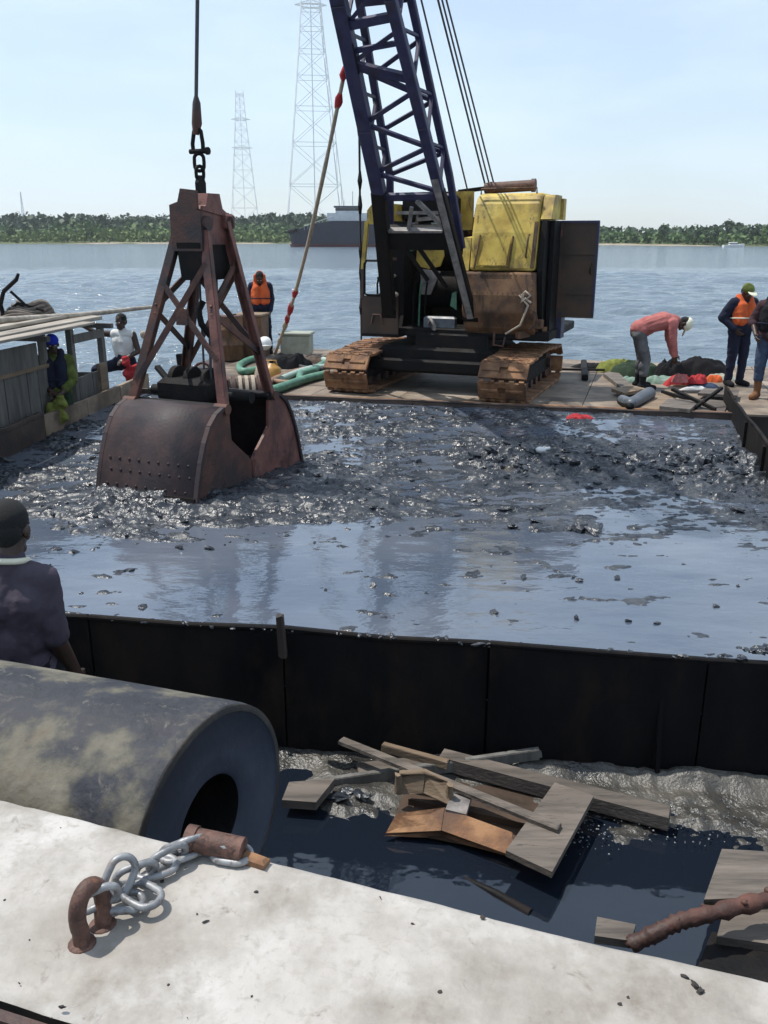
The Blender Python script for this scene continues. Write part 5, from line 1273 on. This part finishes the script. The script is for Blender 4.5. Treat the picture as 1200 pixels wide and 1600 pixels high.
heap('white_paper_roll', at(1085,609,D+.05), (.42,.09,.09), m_whitec, 'white roll lying in front of the red clothes', 'roll', 6, 17, wr=.005)
heap('orange_cloth', at(1114,596,D), (.3,.22,.2), m_orange, 'orange cloth at the right end of the clothes heap', 'cloth', 8, 18)
heap('olive_sacking', at(1125,592,D), (.5,.3,.16), m_gbox, 'olive sacking by the feet of the person in navy coverall', 'sack', 9, 19)
heap('dark_rope_heap', at(925,574,D), (.7,.3,.14), m_blackc, 'low dark rope heap at the back edge right of the crane', 'rope', 12, 20)

# ------------------------------------------------------------------ near side: silt, water, debris
NX = Vector((.309,.951,0)); NT = Vector((.951,-.309,0)); E0 = Vector((-.28,1.93,2.0))   # edge of the white deck, its outward normal and its run
m_silt = mat('wet_silt', [(.024,.024,.024),(.056,.053,.047),(.10,.093,.08)], 3.0, (.14,.45), bump=.8, bscale=55, dist=.012, spec=.6)
m_pool = water_mat('black_pool_water', (.008,.012,.020), .05, [(2.2,.16,.03,(1,1.6,1),3),(10,.10,.008,(1,1,1),2)], ior=1.7)
def build_near():
    xs = np.linspace(-5.2, 3.6, 520); t = np.linspace(0, 1, 260)
    X = np.repeat(xs[None,:], 260, 0)
    y1 = np.interp(xs, [NL.x, NR.x, 3.6], [NL.y, NR.y, NR.y]) - .045
    y0 = 1.93 - (xs+.28)*.325 + .03
    Y = y0[None,:] + (y1-y0)[None,:]*t[:,None]
    s = (y1[None,:]-Y)
    b = fbm(X*1.6, Y*1.6, 4, 12); fine = fbm(X*9, Y*9, 3, 13); gr = vn(X*42, Y*42, 14)*vn(X*19, Y*19, 15)
    h = .075*(1-sstep(.05,.75, s + .9*(b-.5)*(1.0))) - .03 + .03*(fine-.5)
    h += .06*sstep(.3,1.0,X)*(1-sstep(.02,.15,s+.12*(b-.5)))*(.6+.5*fine)
    right = sstep(.9,1.6,X)*np.exp(-((s-.42)/.30)**2); h += .035*right*(fine+.2)
    crest = np.exp(-((X-1.35)/.55)**2-((Y-3.85)/.28)**2) + .8*np.exp(-((X-.75)/.35)**2-((Y-3.72)/.12)**2)
    h += gr*.022*np.clip(crest*1.4,0,1) + .006*gr + .05*np.exp(-((X+.12)/.22)**2-((Y-4.0)/.16)**2)*fine*1.4
    mb = MB(); mb.grid(np.stack([X, Y, .62+h], -1)); part('silt', mb, m_silt, kind='stuff')
    mb = MB(); mb.add([(-5.2,y0[0],.625),(3.6,y0[-1],.625),(3.6,y1[-1],.625),(-5.2,y1[0],.625)], [(0,1,2,3)]); part('pool_water', mb, m_pool, kind='stuff')
    # glossy bubbles put in for the sparkle on the wet silt
    rr = random.Random(3); mb = MB()
    for k in range(420):
        g = rr.choice(((1.45,3.92,.32,.13),(1.25,3.82,.3,.10),(.82,3.72,.18,.07),(1.75,3.9,.2,.15)))
        x, y = rr.gauss(g[0],g[2]), rr.gauss(g[1],g[3]); r = rr.choice((.0025,.003,.004,.006)); 
        mb.ball((x,y,.645+rr.uniform(0,.012)), (r,r,r*.7), 7, 5)
    part('froth', mb, m_froth, kind='stuff')
rr = random.Random(31); mb = MB()   # mud caught on the top edge of the near wall and smeared along its foot
for k in range(150):
    tt = rr.uniform(.02,.99); p = NL.lerp(NR, tt); zt = float(np.interp(tt, np.linspace(0,1,7), [1.44,1.43,1.41,1.405,1.40,1.385,1.40]))
    clod(mb, (p.x, p.y+rr.uniform(-.03,.03), zt+.022), rr.choice((.010,.014,.018,.028)), rr)
for k in range(10):
    clod(mb, (2.02+rr.uniform(-.08,.12), 4.28+rr.uniform(-.04,.04), 1.42+rr.uniform(0,.03)), rr.uniform(.02,.05), rr)
part('mud_smears', mb, m_mud, kind='stuff')
m_froth = mat('froth', [(.12,.125,.13),(.2,.21,.21)], 10, (.05,.15), bump=0, spec=.7, coat=.6)
build_near()
Z0 = .70
def bar_d(label, a, b, w, h, m, name='plank', cat='plank', up=(0,0,1)):
    mb = MB(); mb.beam(a, b, w, h, up=up, bev=.005); n0 = len(mb.v); return single(name, mb.rough(.003), m, label, cat)
bar_d('long thin grey batten lying slantwise on top of the debris', at(533,1157,.80), at(874,1294,.79), .055,.03, m_wood, 'batten', 'batten')
mb = MB(); a, b = at(478,1222,.66), at(842,1170,.80); mb.beam(a,b,.03,.012,bev=.002); mb.beam(a-Vector((0,.014,.03)),b-Vector((0,.014,.03)),.008,.06); mb.beam(b+Vector((0,0,-.02)),b+Vector((.0,-.0,-.05))+Vector((.004,0,0)),.03,.03); single('angle_iron', mb, m_woodD, 'thin angle bar with a bent end crossing under the batten', 'bar')
bar_d('thick grey beam stretching from the wall to the right above the silt', at(690,1186,.72), at(1046,1279,.70), .10,.09, m_wood, 'beam', 'beam')
bar_d('slim splintered plank with a pointed end beside the beam', at(598,1166,.77), at(700,1194,.745), .045,.05, m_woodT)
bar_d('grey plank partly under the angle bar at the wall side', at(560,1206,.665), at(790,1180,.665), .14,.03, m_wood)
plank('board', [(790,1338),(862,1372),(927,1252),(866,1231)], .035, m_wood, 'wide grey board lying askew at the right end of the debris', 'board', z=.74)
plank('board', [(441,1262),(494,1266),(524,1228),(452,1234)], .05, m_wood, 'small broken board at the left of the debris near the fender', 'board', z=.68)
# rusted bent sheet
mb = MB(); q = [at(x,y,z) for x,y,z in ((603,1303,.66),(690,1298,.70),(694,1262,.76),(620,1272,.74),(806,1341,.70),(800,1300,.76))]
mb.sheet([q[0],q[1],q[2],q[3]],.008); mb.sheet([q[1],q[4],q[5],q[2]],.008); mb.sheet([at(600,1306,.655),at(690,1300,.675),at(800,1340,.67),at(690,1310,.645)],.006)
single('rusted_sheet', mb.rough(.004), m_orust, 'folded orange rusted steel sheet under the battens', 'steel sheet')
# dark hollow box frame behind the sheet
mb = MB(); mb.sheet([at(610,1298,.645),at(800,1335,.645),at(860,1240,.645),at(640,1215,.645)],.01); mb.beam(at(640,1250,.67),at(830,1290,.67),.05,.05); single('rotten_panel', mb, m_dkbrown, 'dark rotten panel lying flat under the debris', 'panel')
mb = MB(); q = [at(x,y,z) for x,y,z in ((620,1240,.74),(660,1240,.76),(702,1258,.75),(700,1222,.84),(665,1208,.86),(625,1208,.85))]
mb.sheet([q[0],q[1],q[4],q[5]],.008); mb.sheet([q[1],q[2],q[3],q[4]],.008)
for (x,y,z) in ((622,1226,.80),(702,1240,.80)):
    c = at(x,y,z); mb.tube([c+Vector((0,0,-.05)),c+Vector((.004,.01,0)),c+Vector((0,.0,.06))],[.02,.024,.018],8)
mb.tube([q[5],q[4]+Vector((0,0,.01)),q[3]],.014,7)
single('crumpled_scrap', mb.rough(.007), m_woodT, 'crumpled rusty scrap piece beneath the long batten', 'scrap')
plank('slate', [(696,1272),(728,1280),(737,1250),(705,1246)], .03, m_grey, 'small grey square plate beside the crumpled scrap', 'plate', z=.74)
c = at(548,1252,.64); mb = MB(); rr = random.Random(6)
for k in range(6): clod(mb, (c.x+rr.uniform(-.08,.08), c.y+rr.uniform(-.06,.06), .66), rr.uniform(.03,.07), rr)
single('mud_lump', mb, m_mud, 'grey mud lump beside the small broken board', 'mud lump')
a, b = at(725,1372,.615), at(828,1428,.615); single('pool_reflection', MB().tube([a,a.lerp(b,.5)+Vector((0,0,.01)),b],[.012,.02,.026],8), m_black, 'dark rod standing for a reflection in the pool below the board', 'reflection')  # dark tube added in place of a reflection on the pool
# right side heap: slabs, rusty cable, dark plate
plank('slab', [(1098,1420),(1215,1415),(1212,1345),(1126,1340)], .05, m_wood, 'pale broken slab at the right edge, upper one', 'slab', z=.80)
plank('slab', [(1118,1478),(1215,1492),(1215,1432),(1130,1432)], .05, m_wood, 'pale slab below the rusty cable at the right edge', 'slab', z=.74)
plank('dark_plate', [(1080,1545),(1250,1600),(1240,1490),(1110,1470)], .05, m_black, 'black sunken plate at the right below the slabs', 'plate', z=.70)
pp = [at(x,y,z) for x,y,z in ((985,1476,.80),(1020,1460,.85),(1060,1440,.90),(1120,1425,.92),(1210,1402,.92),(1260,1392,.9))]
mb = MB(); pts = []
for i in range(len(pp)-1):
    for t in np.linspace(0,1,9)[:-1]: pts.append(pp[i].lerp(pp[i+1],t))
rr = random.Random(12); mb.tube(pts, [.034+rr.uniform(-.006,.008) for _ in pts], 9); 
for k in range(40):
    p = rr.choice(pts); mb.ball(p+Vector((rr.uniform(-.03,.03),rr.uniform(-.02,.02),rr.uniform(-.02,.03))), rr.uniform(.008,.018), 6, 5)
single('rusty_cable', mb.rough(.003), m_rust, 'thick flaking rusty cable across the slabs at the right edge', 'cable')
plank('small_board', [(928,1474),(985,1482),(992,1456),(932,1444)], .04, m_wood, 'small whitish board at the edge of the white deck', 'board', z=.78)

# ------------------------------------------------------------------ white vessel in front
ves = thing('white_vessel', 'worn white painted deck edge of the near vessel in the foreground', 'vessel', (0, 1.4, 0))
def build_white():
    # strip: outer edge along E0 + NT*s, inner edge 0.75 m back, slightly uneven and rounded
    ns, nw = 260, 90
    s = np.linspace(-4.5, 4.0, ns)[:,None]; w = np.linspace(0,1,nw)[None,:]
    wd = .587
    d = w*wd
    wob = .030*(fbm(s*3, s*0+1, 4, 1)-.5)*np.exp(-d*12)
    X = E0.x + NT.x*s - NX.x*(d+wob); Y = E0.y + NT.y*s - NX.y*(d+wob)
    Z = 2.0 - .035*np.exp(-d/.012) - .02*np.exp(-(wd-d)/.03) + .010*(fbm(X*3, Y*3, 4, 7)-.5) + .004*(fbm(X*16, Y*16, 3, 8)-.5) - .010*sstep(.70,.80,fbm(X*9,Y*9,3,19))
    mb = MB(); G = np.stack([X,Y,Z],-1)[:, ::-1]; mb.grid(G[::-1]); part('deck_strip', mb, m_white, ves, world=True)
    mb = MB(); a, b = E0-NT*4.5-NX*.006, E0+NT*4.0-NX*.006
    mb.sheet([(a.x,a.y,-.6),(b.x,b.y,-.6),(b.x,b.y,1.965),(a.x,a.y,1.965)], .03); part('side_plating', mb, m_hull, ves, world=True)
    mb = MB(); mb.beam(a+NX*.004-Vector((0,0,.055)), b+NX*.004-Vector((0,0,.055)), .02, .03, bev=.006); part('edge_rust_bar', mb, m_orust, ves, world=True)
    mb = MB(); c, e = E0-NT*4.5-NX*(wd+.02), E0+NT*4.0-NX*(wd+.02)
    mb.sheet([(c.x,c.y,1.72),(e.x,e.y,1.72),(e.x,e.y,1.985),(c.x,c.y,1.985)], .025); part('inner_coaming', mb, m_rust, ves, world=True)
    mb = MB(); c2, e2 = c-NX*2.5, e-NX*2.5
    mb.sheet([(c2.x,c2.y,1.70),(e2.x,e2.y,1.70),(e.x,e.y,1.70),(c.x,c.y,1.70)], .02); part('inner_deck', mb, m_rust, ves, world=True)
build_white()
# scattered chips and grit on the white deck
rr = random.Random(21); mb = MB()
for k in range(45):
    s, d = rr.uniform(-1.2,1.3), rr.uniform(.02,.8); p = E0+NT*s-NX*d
    clod(mb, (p.x,p.y,2.002), rr.choice((.002,.003,.004,.005,.007)), rr)
for (px,py,s) in ((322,1441,.007),(645,1445,.007),(1085,1540,.014),(1070,1528,.008),(1095,1550,.012)):
    p = at(px,py,2.0); clod(mb, (p.x,p.y,2.003), s, rr)
part('deck_grit', mb, m_rubR, kind='stuff')
# rusted mooring eye
p = at(128,1474,2.0); eye = thing('mooring_eye', 'thick rust brown mooring eye welded to the white deck', 'mooring eye', p)
dirv = (at(160,1445,2.0)-p).normalized()
def q_(a, z): return Vector((dirv.x*a, dirv.y*a, z))
mb = MB(); mb.tube([q_(0,-.02)]+[q_(.036-.040*math.cos(t), .068+.066*math.sin(t)) for t in np.linspace(-.5,math.pi+.5,22)]+[q_(.068,-.02)], .0205, 14); part('ring', mb, m_eye, eye)
mb = MB(); 
for a in (0,.066): mb.ball(q_(a,0), (.034,.034,.008), 14, 6)
part('weld_bead', mb, m_eye, eye)
# chain
ch = thing('mooring_chain', 'galvanised chain running from the rusted eye to the brown pin', 'chain', at(200,1400,2.0))
def link(c, d, nrm, L=.104, w=.066, r=.0098):
    d = d.normalized(); nrm = (nrm - d*nrm.dot(d)).normalized(); sd = d.cross(nrm); pts = []
    for k in range(24):
        t = 2*math.pi*k/24; x = w/2*math.cos(t) ; y = (L-w)/2*(1 if math.sin(t) >= 0 else -1) + w/2*math.sin(t)
        if abs(math.sin(t)) < .01: y = 0
        pts.append(c + sd*x + d*y)
    mb = MB(); mb.tube(pts, r, 9, closed=True); part('link', mb, m_galv, ch, world=True)
run = [((150,1405),.085,(.9,.4,.25),'v'),((190,1408),.030,(1,.25,-.2),'h'),((186,1372),.075,(.35,.6,.8),'v2'),((222,1398),.035,(.8,-.5,0),'h'),((212,1365),.040,(.9,.5,.0),'v'),((244,1356),.024,(.85,.5,0),'h'),((262,1340),.040,(.8,.6,.05),'v'),((282,1330),.022,(.85,.5,0),'h'),((302,1321),.035,(.9,.4,0),'v'),((318,1318),.018,(.95,.3,0),'h'),((341,1331),.022,(1,-.35,0),'v'),((362,1334),.016,(1,-.25,0),'h')]
for (px, h, d, o) in run:
    c = at(px[0], px[1], 2.0+h); d = Vector(d); 
    nrm = Vector((0,0,1)) if o == 'h' else (Vector((-d.y, d.x, .35)) if o == 'v' else Vector((.6,-.7,.4)))
    link(c, d, nrm)
a, b = at(303,1312,2.045), at(380,1328,2.035)
pin = thing('steel_pin', 'rust brown round pin lying at the deck edge below the fender hole', 'pin', (a+b)/2-Vector((0,0,.04)))
mb = MB(); mb.cyl(a,b,.033,16); part('shank', mb, m_eye, pin, world=True); mb = MB(); d = (b-a).normalized(); mb.cyl(a-d*.02,a+d*.008,.038,16); part('head', mb, m_eye, pin, world=True)
a, b = at(380,1338,2.012), at(418,1350,2.01); single('rusty_stub', MB().beam(a,b,.035,.03,bev=.008).rough(.003), m_orust, 'short orange rusty stub right of the pin', 'bar')

# ------------------------------------------------------------------ the big fender
FC = Vector((-.575, 2.458, 1.71)); FA = Vector((-.951,.309,0)); FR_ = .41; FH = .165
fen = thing('rubber_fender', 'huge cylindrical black rubber fender with a round bore, weathered pale on top', 'fender', (FC.x, FC.y, FC.z-FR_))
def build_fender():
    na, nl = 96, 150; th = np.linspace(0, 2*math.pi, na+1)[None,:]; L = np.linspace(0, 3.6, nl)[:,None]
    side = np.array([NX.x, NX.y, 0]); upv = np.array([0,0,1.0]); ax = np.array([FA.x, FA.y, 0]); c = np.array(FC)
    r = FR_*(1 - .012*np.exp(-(L/.012)**2)) + .006*(fbm(th*3+0*L, L*3+0*th, 3, 4)-.5) - .012*sstep(.66,.72,fbm(th*2.0+0*L, L*2.6+0*th, 3, 14))
    # keep the seam closed
    r[:, -1] = r[:, 0]
    P = c + ax*(L - .13*r*np.sin(th)*np.exp(-L*1.5))[...,None] + side*(r*np.sin(th))[...,None] + upv*(r*np.cos(th))[...,None]
    mb = MB(); mb.grid(P); part('outer_skin', mb, m_rub, fen, world=True)
    def ring(rs, xs, m, nm):
        prof = np.array(list(zip(rs, xs))); t = np.linspace(0, 2*math.pi, na+1)
        P = c + ax*(prof[:,1][:,None] - .13*prof[:,0][:,None]*np.sin(t)[None,:])[...,None] + side*(prof[:,0][:,None]*np.sin(t)[None,:])[...,None] + upv*(prof[:,0][:,None]*np.cos(t)[None,:])[...,None]
        mb = MB(); mb.grid(P[:, ::-1]); part(nm, mb, m, fen, world=True)
    ring([FR_*.988, FR_*.985, FR_*.93], [0, -.006, -.008], m_rubR, 'end_rim')
    ring([FR_*.93, FR_*.92, FR_*.6, FH+.012, FH], [-.008, 0, .002, .004, .014], m_rubF, 'end_face')
    ring([FH, FH*.98, FH*.98, .01], [.014, .03, 3.0, 3.0], m_black, 'bore')
build_fender()
